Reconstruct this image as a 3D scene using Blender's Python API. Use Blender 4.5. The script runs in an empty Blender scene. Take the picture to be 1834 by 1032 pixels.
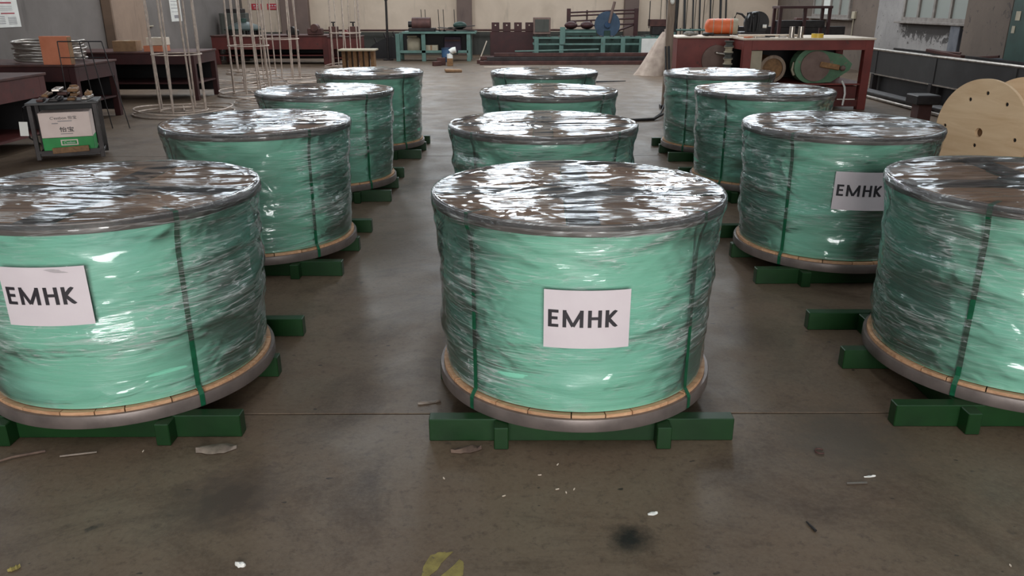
import bpy, bmesh, math, random
import numpy as np
from mathutils import Vector, Matrix, Euler

rnd = random.Random(7)
PI = math.pi
R = math.radians
SC = bpy.context.scene
COL = SC.collection

# ------------------------------------------------------------------ camera
cam_d = bpy.data.cameras.new('camera')
cam_d.sensor_width = 36.0
cam_d.lens = 1412.47 / 1834 * 36.0
cam_d.clip_end = 200
cam = bpy.data.objects.new('camera', cam_d)
COL.objects.link(cam)
cam.matrix_world = (Matrix.Translation((0, 0, 1.6304)) @ Matrix.Rotation(R(90 - 19.8354), 4, 'X')
                    @ Matrix.Rotation(R(-0.125), 4, 'Z'))
SC.camera = cam

# ------------------------------------------------------------------ world, exposure, lights
w = bpy.data.worlds.new('overcast_sky')
SC.world = w
w.use_nodes = True
bg = w.node_tree.nodes['Background']
bg.inputs['Color'].default_value = (0.80, 0.90, 1.0, 1)
bg.inputs['Strength'].default_value = 1.2
SC.view_settings.view_transform = 'Standard'
SC.view_settings.look = 'None'
SC.view_settings.gamma = 1.0
SC.view_settings.use_curve_mapping = False
SC.view_settings.exposure = 0.13
SC.cycles.max_bounces = 8
SC.cycles.diffuse_bounces = 3
SC.cycles.glossy_bounces = 4
SC.cycles.transparent_max_bounces = 16
SC.cycles.caustics_reflective = False
SC.cycles.caustics_refractive = False
SC.cycles.sample_clamp_indirect = 6.0


def area(name, loc, rot, sx, sy, power, color):
    d = bpy.data.lights.new(name, 'AREA')
    d.shape = 'RECTANGLE'
    d.size, d.size_y = sx, sy
    d.energy = power
    d.color = color
    o = bpy.data.objects.new(name, d)
    COL.objects.link(o)
    o.location = loc
    o.rotation_euler = rot
    return o


# daylight through the roof lights (built below at the same places) and through the open door behind the camera
SKY = (0.90, 0.96, 1.0)
ROOF_LIGHTS = [(x, y) for x in (-4.6, 4.6) for y in (-3.0, 4.5, 12.0, 19.5)] + [(0.0, y) for y in (0.5, 9.0, 17.5)]
for x, y in ROOF_LIGHTS:
    area('roof_light', (x, y, 7.40), (0, 0, 0), 1.0, 4.6, (330 if y > 15 else 32 if y > 2 else 80), SKY)
area('door_daylight', (0.6, -7.9, 2.5), (R(90), 0, 0), 6.0, 4.6, 800, (1.0, 0.98, 0.94))

# ------------------------------------------------------------------ mesh helpers


class MB:
    """collects shapes and links them as ONE mesh object"""

    def __init__(self):
        self.bm = bmesh.new()

    def _xf(self, vs, m):
        if m is not None:
            bmesh.ops.transform(self.bm, matrix=m, verts=vs)

    def box(self, c, s, rot=None, bev=0.0):
        r = bmesh.ops.create_cube(self.bm, size=1.0)
        vs = r['verts']
        bmesh.ops.scale(self.bm, vec=s, verts=vs)
        if bev > 0:
            es = list({e for v in vs for e in v.link_edges})
            rb = bmesh.ops.bevel(self.bm, geom=es, offset=bev, segments=1, affect='EDGES')
            vs = list({v for f in rb['faces'] for v in f.verts} | {v for v in vs if v.is_valid})
        m = Matrix.Translation(c)
        if rot is not None:
            m = m @ Euler(rot).to_matrix().to_4x4()
        self._xf(vs, m)
        return self

    def cyl(self, p0, p1, r, r2=None, seg=12, caps=True):
        p0, p1 = Vector(p0), Vector(p1)
        d = p1 - p0
        q = Vector((0, 0, 1)).rotation_difference(d.normalized()).to_matrix().to_4x4()
        m = Matrix.Translation((p0 + p1) / 2) @ q
        bmesh.ops.create_cone(self.bm, cap_ends=caps, segments=seg, radius1=r, radius2=r if r2 is None else r2,
                              depth=d.length, matrix=m)
        return self

    def sphere(self, c, r, s=(1, 1, 1), u=14, v=9):
        bmesh.ops.create_uvsphere(self.bm, u_segments=u, v_segments=v, radius=r,
                                  matrix=Matrix.Translation(c) @ Matrix.Diagonal((*s, 1)))
        return self

    def tube(self, pts, r, seg=6, closed=False):
        pts = [Vector(p) for p in pts]
        n = len(pts)
        rings = []
        for i, p in enumerate(pts):
            a = pts[(i - 1) % n] if (closed or i > 0) else p
            b = pts[(i + 1) % n] if (closed or i < n - 1) else p
            t = (b - a).normalized()
            up = Vector((0, 0, 1)) if abs(t.z) < 0.9 else Vector((1, 0, 0))
            x = t.cross(up).normalized()
            y = x.cross(t)
            rings.append([self.bm.verts.new(p + (x * math.cos(k * 2 * PI / seg) + y * math.sin(k * 2 * PI / seg)) * r)
                          for k in range(seg)])
        for i in range(n if closed else n - 1):
            A, B = rings[i], rings[(i + 1) % n]
            for k in range(seg):
                self.bm.faces.new((A[k], A[(k + 1) % seg], B[(k + 1) % seg], B[k]))
        if not closed:
            self.bm.faces.new(rings[0][::-1])
            self.bm.faces.new(rings[-1])
        return self

    def lathe(self, prof, seg=64, c=(0, 0, 0), closed=True, m=None):
        """profile of (r, z) turned about Z; closed joins the last profile point to the first"""
        rings = []
        for (r, z) in prof:
            rings.append([self.bm.verts.new((c[0] + r * math.cos(k * 2 * PI / seg), c[1] + r * math.sin(k * 2 * PI / seg),
                                             c[2] + z)) for k in range(seg)])
        n = len(prof)
        for i in range(n if closed else n - 1):
            A, B = rings[i], rings[(i + 1) % n]
            for k in range(seg):
                self.bm.faces.new((A[k], A[(k + 1) % seg], B[(k + 1) % seg], B[k]))
        if not closed:
            if prof[0][0] > 1e-4:
                self.bm.faces.new(rings[0][::-1])
            if prof[-1][0] > 1e-4:
                self.bm.faces.new(rings[-1])
        if m is not None:
            self._xf([v for rg in rings for v in rg], m)
        return self

    def prism(self, poly, z0, z1, m=None):
        a = [self.bm.verts.new((x, y, z0)) for x, y in poly]
        b = [self.bm.verts.new((x, y, z1)) for x, y in poly]
        self.bm.faces.new(a[::-1])
        self.bm.faces.new(b)
        n = len(poly)
        for i in range(n):
            self.bm.faces.new((a[i], a[(i + 1) % n], b[(i + 1) % n], b[i]))
        self._xf(a + b, m)
        return self

    def mesh(self, name, smooth=None):
        bmesh.ops.recalc_face_normals(self.bm, faces=self.bm.faces)
        me = bpy.data.meshes.new(name)
        self.bm.to_mesh(me)
        self.bm.free()
        if smooth:
            for p in me.polygons:
                p.use_smooth = True
            me.set_sharp_from_angle(angle=R(smooth))
        return me

    def build(self, name, mat, parent=None, smooth=None, loc=(0, 0, 0), rot=(0, 0, 0)):
        return link(name, self.mesh(name, smooth), mat, parent, loc, rot)


def link(name, me, mat, parent=None, loc=(0, 0, 0), rot=(0, 0, 0)):
    if mat is not None and not me.materials:
        me.materials.append(mat)
    o = bpy.data.objects.new(name, me)
    COL.objects.link(o)
    o.parent = parent
    o.location = loc
    o.rotation_euler = rot
    return o


def tag(o, label, cat, group=None):
    o['label'] = label
    o['category'] = cat
    if group:
        o['group'] = group
    return o


def thing(name, label, cat, loc=(0, 0, 0), rz=0.0, group=None):
    o = bpy.data.objects.new(name, None)
    COL.objects.link(o)
    o.empty_display_size = 0.1
    o.location = loc
    o.rotation_euler = (0, 0, rz)
    return tag(o, label, cat, group)


def struct(o):
    o['kind'] = 'structure'
    return o


KIDS = {}


def copy_tree(o, parent=None):
    c = o.copy()
    COL.objects.link(c)
    c.parent = parent
    for ch in list(o.children):
        copy_tree(ch, c)
    return c


def rotz(a):
    return Matrix.Rotation(a, 4, 'Z')


# ------------------------------------------------------------------ materials


def lin(c):
    """sRGB 0-255 to linear"""
    return tuple((v / 255 / 12.92 if v / 255 <= 0.04045 else ((v / 255 + 0.055) / 1.055) ** 2.4) for v in c)


class NT:
    def __init__(self, name):
        self.m = bpy.data.materials.new(name)
        self.m.use_nodes = True
        self.t = self.m.node_tree
        self.n = self.t.nodes
        self.b = self.n.get('Principled BSDF')
        self.out = self.n.get('Material Output')

    def add(self, typ, **kw):
        nd = self.n.new(typ)
        for k, v in kw.items():
            if k in nd.inputs:
                nd.inputs[k].default_value = v
            else:
                setattr(nd, k, v)
        return nd

    def l(self, a, b):
        self.t.links.new(a, b)


def coords(nt, scale=(1, 1, 1), rot=(0, 0, 0), src='Object', loc=(0, 0, 0)):
    tc = nt.add('ShaderNodeTexCoord')
    mp = nt.add('ShaderNodeMapping')
    mp.inputs['Scale'].default_value = scale
    mp.inputs['Rotation'].default_value = rot
    mp.inputs['Location'].default_value = loc
    nt.l(tc.outputs[src], mp.inputs['Vector'])
    return mp.outputs['Vector']


def mixc(nt, fac, a, b, blend='MIX'):
    mx = nt.add('ShaderNodeMix', data_type='RGBA', blend_type=blend)
    for sock, v in ((mx.inputs[0], fac), (mx.inputs[6], a), (mx.inputs[7], b)):
        if isinstance(v, (int, float)):
            sock.default_value = v
        elif isinstance(v, tuple):
            sock.default_value = (*v[:3], 1)
        else:
            nt.l(v, sock)
    return mx.outputs[2]


def ramp(nt, fac, p0, p1, c0=(0, 0, 0), c1=(1, 1, 1)):
    r = nt.add('ShaderNodeValToRGB')
    r.color_ramp.elements[0].position = p0
    r.color_ramp.elements[1].position = p1
    r.color_ramp.elements[0].color = (*c0, 1)
    r.color_ramp.elements[1].color = (*c1, 1)
    nt.l(fac, r.inputs[0])
    return r.outputs[0]


def noise(nt, vec, scale, detail=4, rough=0.55, dist=0.0):
    n = nt.add('ShaderNodeTexNoise')
    n.inputs['Scale'].default_value = scale
    n.inputs['Detail'].default_value = detail
    n.inputs['Roughness'].default_value = rough
    n.inputs['Distortion'].default_value = dist
    nt.l(vec, n.inputs['Vector'])
    return n.outputs['Fac']


def bump(nt, h, strength=0.3, dist=0.01, normal=None):
    b = nt.add('ShaderNodeBump')
    b.inputs['Strength'].default_value = strength
    b.inputs['Distance'].default_value = dist
    nt.l(h, b.inputs['Height'])
    if normal is not None:
        nt.l(normal, b.inputs['Normal'])
    return b.outputs['Normal']


def mk(name, c, c2=None, rough=0.5, metal=0.0, scale=6.0, stretch=(1, 1, 1), bmp=0.15, rand=0.0, worn=None, spec=0.5,
       lo=0.35, hi=0.7):
    """painted / plain surface: two tones mixed by noise, optional worn patches, small relief, optional per-piece tone"""
    nt = NT(name)
    c = lin(c)
    c2 = lin(c2) if c2 else tuple(v * 0.7 for v in c)
    vec = coords(nt, stretch)
    n1 = noise(nt, vec, scale, 5)
    col = mixc(nt, ramp(nt, n1, lo, hi), c, c2)
    if worn:
        n2 = noise(nt, vec, scale * 2.3, 6, 0.65, 0.4)
        col = mixc(nt, ramp(nt, n2, 0.60, 0.68), col, lin(worn))
    if rand:
        oi = nt.add('ShaderNodeObjectInfo')
        hv = nt.add('ShaderNodeHueSaturation')
        mr = nt.add('ShaderNodeMapRange')
        mr.inputs['To Min'].default_value = 1 - rand
        mr.inputs['To Max'].default_value = 1 + rand
        nt.l(oi.outputs['Random'], mr.inputs['Value'])
        nt.l(mr.outputs[0], hv.inputs['Value'])
        nt.l(col, hv.inputs['Color'])
        col = hv.outputs['Color']
    nt.l(col, nt.b.inputs['Base Color'])
    nt.b.inputs['Roughness'].default_value = rough
    nt.b.inputs['Metallic'].default_value = metal
    nt.b.inputs['Specular IOR Level'].default_value = spec
    if bmp:
        nt.l(bump(nt, noise(nt, vec, scale * 5, 4), bmp, 0.004), nt.b.inputs['Normal'])
    return nt.m


def emissive(name, col, strength):
    nt = NT(name)
    vec = coords(nt, (1, 1, 1))
    c = mixc(nt, noise(nt, vec, 1.5, 3), tuple(v * 0.8 for v in col), col)
    nt.l(c, nt.b.inputs['Emission Color'])
    nt.b.inputs['Emission Strength'].default_value = strength
    nt.b.inputs['Base Color'].default_value = (0.2, 0.215, 0.2, 1)
    nt.b.inputs['Roughness'].default_value = 0.3
    return nt.m


def floor_mat():
    nt = NT('concrete_floor')
    v = coords(nt)
    big = noise(nt, v, 0.55, 5, 0.6, 0.5)
    mid = noise(nt, v, 2.6, 6, 0.6, 0.3)
    fine = noise(nt, v, 55, 4, 0.7)
    col = mixc(nt, ramp(nt, big, 0.34, 0.68), lin((92, 77, 63)), lin((116, 99, 83)))
    col = mixc(nt, ramp(nt, mid, 0.42, 0.72), col, lin((102, 83, 67)))
    # brown dirt trodden into the slab
    dirt = noise(nt, v, 1.3, 8, 0.72, 1.2)
    col = mixc(nt, ramp(nt, dirt, 0.50, 0.70), col, lin((70, 55, 44)))
    spots = noise(nt, v, 9.0, 3, 0.5)
    col = mixc(nt, ramp(nt, spots, 0.70, 0.76), col, lin((58, 48, 42)))
    grit = noise(nt, v, 24, 6, 0.75)
    col = mixc(nt, ramp(nt, grit, 0.52, 0.72), col, lin((74, 60, 50)))
    pits = noise(nt, coords(nt, (1.0, 1.6, 1)), 17.0, 2, 0.4)
    col = mixc(nt, ramp(nt, pits, 0.74, 0.77), col, lin((44, 35, 30)))
    col = mixc(nt, ramp(nt, fine, 0.40, 0.66), col, mixc(nt, 0.16, col, lin((140, 126, 110))))
    # old oil stain
    tc = nt.add('ShaderNodeTexCoord')
    for (sx, sy, sr, dk) in ((0.38, 2.12, 0.085, (28, 22, 20)), (-1.0, 2.35, 0.22, (74, 62, 54)), (1.35, 2.75, 0.3, (84, 74, 64))):
        sub = nt.add('ShaderNodeVectorMath', operation='DISTANCE')
        geo = nt.add('ShaderNodeNewGeometry')
        nt.l(geo.outputs['Position'], sub.inputs[0])
        sub.inputs[1].default_value = (sx, sy, 0)
        ad = nt.add('ShaderNodeMath', operation='MULTIPLY_ADD')
        nt.l(noise(nt, v, 14, 6, 0.7), ad.inputs[0])
        ad.inputs[1].default_value = sr * 1.6
        nt.l(sub.outputs['Value'], ad.inputs[2])
        col = mixc(nt, ramp(nt, ad.outputs[0], sr * 1.1, sr * 1.9, (1, 1, 1), (0, 0, 0)), col, lin(dk))
    nt.l(col, nt.b.inputs['Base Color'])
    rg = ramp(nt, mid, 0.3, 0.75, (0.36,) * 3, (0.58,) * 3)
    nt.l(rg, nt.b.inputs['Roughness'])
    nt.b.inputs['Specular IOR Level'].default_value = 0.32
    n = bump(nt, mid, 0.10, 0.03)
    nt.l(bump(nt, fine, 0.22, 0.004, n), nt.b.inputs['Normal'])
    return nt.m


def wall_mat(name, c, c2, patch=None, scale=0.8):
    nt = NT(name)
    v = coords(nt)
    n = noise(nt, v, scale, 7, 0.62, 0.6)
    col = mixc(nt, ramp(nt, n, 0.35, 0.7), lin(c), lin(c2))
    vs = coords(nt, (1, 1, 0.18))
    n2 = noise(nt, vs, 3.0, 5, 0.6)
    col = mixc(nt, ramp(nt, n2, 0.60, 0.78), col, tuple(x * 0.72 for x in lin(c2)))
    if patch:
        n3 = noise(nt, v, 5.5, 7, 0.7, 0.8)
        col = mixc(nt, ramp(nt, n3, 0.60, 0.64), col, lin(patch))
    nt.l(col, nt.b.inputs['Base Color'])
    nt.b.inputs['Roughness'].default_value = 0.85
    nt.l(bump(nt, n, 0.25, 0.02), nt.b.inputs['Normal'])
    return nt.m


ZPEEL = 3.75   # the plaster panel's own origin is at mid height


def peel_mat():
    """pale plaster with a peeled dark band hanging below the window sill"""
    nt = NT('peeling_plaster')
    v = coords(nt)
    n = noise(nt, v, 1.4, 7, 0.62, 0.6)
    col = mixc(nt, ramp(nt, n, 0.32, 0.7), lin((128, 124, 122)), lin((158, 153, 150)))
    sp = nt.add('ShaderNodeSeparateXYZ')
    nt.l(v, sp.inputs[0])
    zz = nt.add('ShaderNodeMapRange')
    nt.l(sp.outputs['Z'], zz.inputs['Value'])
    zz.inputs['From Min'].default_value = 0.72 - ZPEEL
    zz.inputs['From Max'].default_value = 1.18 - ZPEEL
    n3 = noise(nt, v, 7.0, 8, 0.72, 0.8)
    up = nt.add('ShaderNodeMath', operation='LESS_THAN')      # nothing peels above the sill
    nt.l(sp.outputs['Z'], up.inputs[0])
    up.inputs[1].default_value = 1.2 - ZPEEL
    ya = nt.add('ShaderNodeMapRange')
    nt.l(sp.outputs['Y'], ya.inputs['Value'])
    ya.inputs['From Min'].default_value = 1.2
    ya.inputs['From Max'].default_value = 0.4
    m0 = nt.add('ShaderNodeMath', operation='MULTIPLY')
    nt.l(zz.outputs[0], m0.inputs[0])
    nt.l(up.outputs[0], m0.inputs[1])
    m1 = nt.add('ShaderNodeMath', operation='MULTIPLY')
    nt.l(m0.outputs[0], m1.inputs[0])
    nt.l(ya.outputs[0], m1.inputs[1])
    mu = nt.add('ShaderNodeMath', operation='MULTIPLY_ADD')
    nt.l(m1.outputs[0], mu.inputs[0])
    mu.inputs[1].default_value = 0.34
    nt.l(n3, mu.inputs[2])
    col = mixc(nt, ramp(nt, mu.outputs[0], 0.61, 0.66), col, lin((70, 66, 64)))
    nt.l(col, nt.b.inputs['Base Color'])
    nt.b.inputs['Roughness'].default_value = 0.85
    nt.l(bump(nt, n3, 0.35, 0.02), nt.b.inputs['Normal'])
    return nt.m


def wood_mat(name, c, c2, rand=0.15, stretch=(2, 26, 26), rough=0.6):
    nt = NT(name)
    v = coords(nt, stretch)
    oi = nt.add('ShaderNodeObjectInfo')
    off = nt.add('ShaderNodeVectorMath', operation='ADD')
    sc = nt.add('ShaderNodeVectorMath', operation='SCALE')
    nt.l(v, off.inputs[0])
    cmb = nt.add('ShaderNodeCombineXYZ')
    for k in range(3):
        nt.l(oi.outputs['Random'], cmb.inputs[k])
    nt.l(cmb.outputs[0], sc.inputs[0])
    sc.inputs['Scale'].default_value = 40
    nt.l(sc.outputs[0], off.inputs[1])
    g = noise(nt, off.outputs[0], 1.0, 5, 0.6, 0.8)
    col = mixc(nt, ramp(nt, g, 0.35, 0.68), lin(c), lin(c2))
    hv = nt.add('ShaderNodeHueSaturation')
    mr = nt.add('ShaderNodeMapRange')
    mr.inputs['To Min'].default_value = 1 - rand
    mr.inputs['To Max'].default_value = 1 + rand
    nt.l(oi.outputs['Random'], mr.inputs['Value'])
    nt.l(mr.outputs[0], hv.inputs['Value'])
    nt.l(col, hv.inputs['Color'])
    nt.l(hv.outputs[0], nt.b.inputs['Base Color'])
    nt.b.inputs['Roughness'].default_value = rough
    nt.l(bump(nt, g, 0.25, 0.002), nt.b.inputs['Normal'])
    return nt.m


def wrap_mat():
    """green sheet wound round the drum, lying in slack horizontal folds"""
    nt = NT('green_sheet')
    v = coords(nt, (1, 1, 1), src='UV')
    vs = coords(nt, (0.8, 5.0, 1), src='UV')
    n = noise(nt, vs, 2.4, 5, 0.55, 0.9)
    col = mixc(nt, ramp(nt, n, 0.3, 0.7), lin((130, 208, 178)), lin((144, 218, 190)))
    n4 = noise(nt, v, 1.6, 3, 0.5)
    col = mixc(nt, ramp(nt, n4, 0.45, 0.75), col, lin((126, 202, 180)))
    nt.l(col, nt.b.inputs['Base Color'])
    nt.b.inputs['Roughness'].default_value = 0.42
    nt.b.inputs['Specular IOR Level'].default_value = 0.35
    nt.l(bump(nt, n, 0.55, 0.02), nt.b.inputs['Normal'])
    return nt.m


def film_mat(name, top):
    """clear stretch film: mostly see-through, mirror-like creases, faint milky haze, crease glints painted white"""
    nt = NT(name)
    nt.n.remove(nt.b)
    if top:
        v1 = coords(nt, (1.6, 26.0, 1), (0, 0, R(-7)), 'UV')
        v2 = coords(nt, (4.0, 80.0, 1), (0, 0, R(-12)), 'UV')
        v3 = coords(nt, (2.6, 5.0, 1), (0, 0, R(25)), 'UV')
        st = (0.40, 0.40, 0.20)
    else:
        v1 = coords(nt, (2.0, 22.0, 1), (0, 0, R(9)), 'UV')
        v2 = coords(nt, (7.0, 75.0, 1), (0, 0, R(-16)), 'UV')
        v3 = coords(nt, (2.0, 6.0, 1), (0, 0, R(-4)), 'UV')
        st = (0.6, 0.9, 1.0)
    h1 = noise(nt, v1, 1.0, 3, 0.5, 0.7)
    h2 = noise(nt, v2, 1.0, 2, 0.5, 0.4)
    h3 = noise(nt, v3, 1.0, 2, 0.5, 0.6)
    # the film is crinkled in patches and smooth between them
    oi = nt.add('ShaderNodeObjectInfo')
    of = nt.add('ShaderNodeVectorMath', operation='SCALE')
    of.inputs[0].default_value = (31, 17, 9)
    nt.l(oi.outputs['Random'], of.inputs['Scale'])
    pa = nt.add('ShaderNodeVectorMath', operation='ADD')
    nt.l(coords(nt, (1, 1.6, 1), src='UV', loc=(7, 3, 0)), pa.inputs[0])
    nt.l(of.outputs[0], pa.inputs[1])
    patch = ramp(nt, noise(nt, pa.outputs[0], 2.2 if top else 2.6, 3, 0.55, 0.5), 0.47 if top else 0.40, 0.60 if top else 0.64, (0.10,) * 3, (1,) * 3)
    h1m = nt.add('ShaderNodeMath', operation='MULTIPLY')
    nt.l(h1, h1m.inputs[0])
    nt.l(patch, h1m.inputs[1])
    h2m = nt.add('ShaderNodeMath', operation='MULTIPLY')
    nt.l(h2, h2m.inputs[0])
    nt.l(patch, h2m.inputs[1])
    n = bump(nt, h3, st[0], 0.03)
    n = bump(nt, h1m.outputs[0], st[1], 0.014, n)
    n = bump(nt, h2m.outputs[0], st[2], 0.005, n)
    fr = nt.add('ShaderNodeFresnel')
    fr.inputs['IOR'].default_value = 1.5 if top else 1.48
    nt.l(n, fr.inputs['Normal'])
    fm = nt.add('ShaderNodeMath', operation='MULTIPLY_ADD', use_clamp=True)
    nt.l(fr.outputs[0], fm.inputs[0])
    fm.inputs[1].default_value = 0.85 if top else 0.95
    fm.inputs[2].default_value = 0.03 if top else 0.04
    gl = nt.add('ShaderNodeBsdfGlossy')
    gl.inputs['Roughness'].default_value = 0.08 if top else 0.10
    gl.inputs['Color'].default_value = (0.97, 0.98, 1, 1)
    nt.l(n, gl.inputs['Normal'])
    tr = nt.add('ShaderNodeBsdfTransparent')
    tr.inputs['Color'].default_value = (0.97, 0.98, 0.98, 1)
    df = nt.add('ShaderNodeBsdfDiffuse')
    df.inputs['Color'].default_value = (0.85, 0.88, 0.88, 1)
    nt.l(n, df.inputs['Normal'])
    hz = ramp(nt, h1m.outputs[0], 0.35, 0.75, (0.035,) * 3, (0.18,) * 3)
    # whitened creases; the painted white lines also stand in for their glints
    for vv, wdt, amt in ((coords(nt, (3.0, 34.0, 1), (0, 0, R(-19)), 'UV', (1, 5, 0)), 0.030, 0.30), (coords(nt, (4.0, 46.0, 1), (0, 0, R(12)), 'UV', (4, 2, 0)), 0.026, 0.34)):
        nn = noise(nt, vv, 1.0, 2, 0.5, 0.5)
        ab = nt.add('ShaderNodeMath', operation='SUBTRACT')
        nt.l(nn, ab.inputs[0])
        ab.inputs[1].default_value = 0.5
        ab2 = nt.add('ShaderNodeMath', operation='ABSOLUTE')
        nt.l(ab.outputs[0], ab2.inputs[0])
        ln = ramp(nt, ab2.outputs[0], 0.0, wdt, (amt,) * 3, (0,) * 3)
        pm = nt.add('ShaderNodeMath', operation='MULTIPLY_ADD', use_clamp=True)
        nt.l(ln, pm.inputs[0])
        nt.l(patch, pm.inputs[1])
        nt.l(hz, pm.inputs[2])
        hz = pm.outputs[0]
    m1 = nt.add('ShaderNodeMixShader')
    nt.l(hz, m1.inputs[0])
    nt.l(tr.outputs[0], m1.inputs[1])
    nt.l(df.outputs[0], m1.inputs[2])
    m2 = nt.add('ShaderNodeMixShader')
    nt.l(fm.outputs[0], m2.inputs[0])
    nt.l(m1.outputs[0], m2.inputs[1])
    nt.l(gl.outputs[0], m2.inputs[2])
    nt.l(m2.outputs[0], nt.out.inputs['Surface'])
    return nt.m


M = dict(
    floor=floor_mat(),
    joint=mk('joint_filler', (40, 34, 30), rough=0.9),
    wall_back=wall_mat('beige_wall', (224, 204, 184), (206, 186, 166)),
    wall_left=wall_mat('grey_wall', (120, 112, 108), (104, 97, 92)),
    wall_right=wall_mat('brown_grey_wall', (112, 98, 88), (92, 80, 72), (84, 74, 68)),
    peel=peel_mat(),
    dado=wall_mat('grey_green_dado', (84, 84, 78), (66, 66, 62)),
    column=wall_mat('tan_column', (150, 126, 108), (126, 106, 92)),
    column_back=wall_mat('mauve_column', (128, 108, 100), (110, 94, 88)),
    ceiling=wall_mat('roof_sheet', (84, 82, 82), (68, 66, 66)),
    wood=wood_mat('pine_plank', (208, 166, 130), (176, 130, 96), 0.16, (9, 60, 60)),
    wood_dull=wood_mat('brown_plank', (196, 150, 112), (152, 110, 80), 0.22, (6, 50, 50)),
    ply=wood_mat('plywood', (222, 192, 156), (206, 172, 134), 0.04, (1.5, 9, 9), 0.7),
    post_wood=wood_mat('post_wood', (150, 130, 112), (118, 100, 86), 0.1, (20, 20, 2)),
    oldwood=wood_mat('old_wood', (142, 104, 66), (104, 74, 46), 0.15, (14, 14, 14)),
    rim=mk('grey_steel_rim', (124, 113, 109), (100, 91, 88), 0.42, 0.35, 9, bmp=0.1),
    spoke=mk('dark_steel_plate', (58, 54, 56), (44, 40, 42), 0.45, 0.5, 7),
    green_wrap=wrap_mat(),
    film_top=film_mat('stretch_film_top', True),
    film_side=film_mat('stretch_film_side', False),
    strap=mk('green_strap', (22, 92, 62), (14, 70, 48), 0.35, 0, 30, bmp=0.3),
    skid=mk('green_paint', (17, 58, 22), (12, 45, 17), 0.42, 0.1, 5, worn=None),
    paper=mk('white_paper', (218, 207, 211), (212, 200, 205), 0.7, 0, 8, bmp=0.1),
    ink=mk('black_ink', (46, 42, 48), (40, 36, 42), 0.6, 0, 20, bmp=0),
    red=mk('dark_red_paint', (98, 44, 40), (78, 34, 32), 0.5, 0.05, 4, worn=(70, 44, 40)),
    redlit=mk('lit_red_paint', (124, 56, 50), (104, 46, 42), 0.5, 0.05, 4, worn=(92, 52, 48)),  # lighter copy of the red paint, its lit look put into the colour
    maroon=mk('maroon_paint', (66, 30, 30), (50, 23, 24), 0.5, 0.05, 4),
    teal=mk('teal_paint', (100, 130, 122), (82, 112, 104), 0.5, 0.05, 4, worn=(92, 92, 84)),
    tealdark=mk('dark_green_paint', (40, 68, 60), (28, 50, 44), 0.5, 0.05, 4),
    guard=mk('worn_green_guard', (92, 128, 98), (76, 108, 82), 0.5, 0.05, 6, worn=(126, 106, 96)),
    dust=mk('rusty_cover', (122, 100, 92), (104, 82, 74), 0.6, 0.05, 6),
    steel=mk('bright_steel', (190, 182, 174), (150, 142, 136), 0.3, 0.9, 10, bmp=0.05),
    wire=mk('steel_wire', (214, 196, 182), (176, 160, 150), 0.36, 0.35, 14, bmp=0.05),
    iron=mk('dark_iron', (62, 58, 58), (44, 40, 40), 0.45, 0.6, 6),
    black=mk('black_paint', (30, 28, 30), (22, 20, 22), 0.5, 0.1, 6),
    rust=mk('rusty_steel', (92, 60, 54), (66, 42, 40), 0.6, 0.3, 5),
    trough=mk('grey_sheet_steel', (66, 64, 64), (54, 52, 52), 0.45, 0.4, 3),
    orange=mk('orange_paint', (226, 112, 62), (204, 94, 52), 0.5, 0, 5),
    orangebox=mk('orange_card', (206, 128, 96), (190, 112, 80), 0.7, 0, 5),
    pale=mk('pale_top', (222, 206, 188), (196, 178, 160), 0.5, 0, 4),
    cream=mk('cream_board', (176, 164, 142), (156, 146, 126), 0.6, 0, 5),
    white=mk('white_plastic', (236, 234, 228), (220, 218, 212), 0.4, 0, 5, bmp=0.05),
    yellow=mk('yellow_tape', (226, 190, 74), (208, 170, 54), 0.4, 0, 8),
    card=mk('cardboard', (150, 116, 84), (126, 96, 70), 0.8, 0, 9),
    carton=mk('carton_white', (232, 212, 204), (222, 200, 192), 0.6, 0, 6),
    cartongreen=mk('carton_green', (40, 150, 74), (32, 132, 64), 0.55, 0, 6),
    cloth=mk('sack_cloth', (190, 172, 158), (160, 142, 130), 0.85, 0, 6, bmp=0.5),
    blue=mk('blue_paint', (44, 78, 112), (32, 58, 88), 0.5, 0.05, 5),
    bluewash=mk('blue_grey_paint', (62, 82, 104), (48, 66, 86), 0.6, 0.05, 5),
    redsign=mk('red_sign', (206, 60, 72), (192, 50, 62), 0.5, 0, 6, bmp=0),
    redink=mk('red_print', (170, 50, 62), (150, 44, 56), 0.6, 0, 6, bmp=0),
    greyink=mk('grey_print', (150, 146, 148), (132, 128, 130), 0.6, 0, 6, bmp=0),
    stain_paint=mk('worn_yellow_paint', (150, 136, 74), (118, 104, 60), 0.7, 0, 26, worn=(92, 82, 68)),
    deepgreen=mk('deep_green_paint', (26, 46, 40), (18, 34, 30), 0.5, 0.05, 5),
    dirtycard=mk('dirty_cardboard', (108, 88, 76), (84, 66, 58), 0.85, 0, 30),
    dirtyfilm=mk('dirty_film', (132, 118, 106), (98, 86, 76), 0.4, 0, 30),
    greypanel=mk('grey_panel_paint', (104, 106, 112), (84, 86, 94), 0.6, 0, 6),
    rag=mk('grey_rag', (150, 146, 140), (96, 92, 88), 0.9, 0, 14, bmp=0.5),
    glassframe=mk('old_window_frame', (140, 132, 126), (112, 104, 98), 0.6, 0, 8),
    rubber=mk('black_rubber', (34, 30, 30), (26, 22, 22), 0.55, 0, 8),
    daylight=emissive('daylit_high_glass', (0.86, 0.94, 1.0), 5.0),
    side_fill=emissive('side_fill_glass', (0.84, 0.93, 1.0), 3.0),  # glow of the added side windows, fills the drum sides
    pane=emissive('frosted_pane', (0.52, 0.58, 0.54), 0.10),
    panebright=emissive('frosted_pane_bright', (0.9, 0.94, 0.92), 0.40),
)

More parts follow.
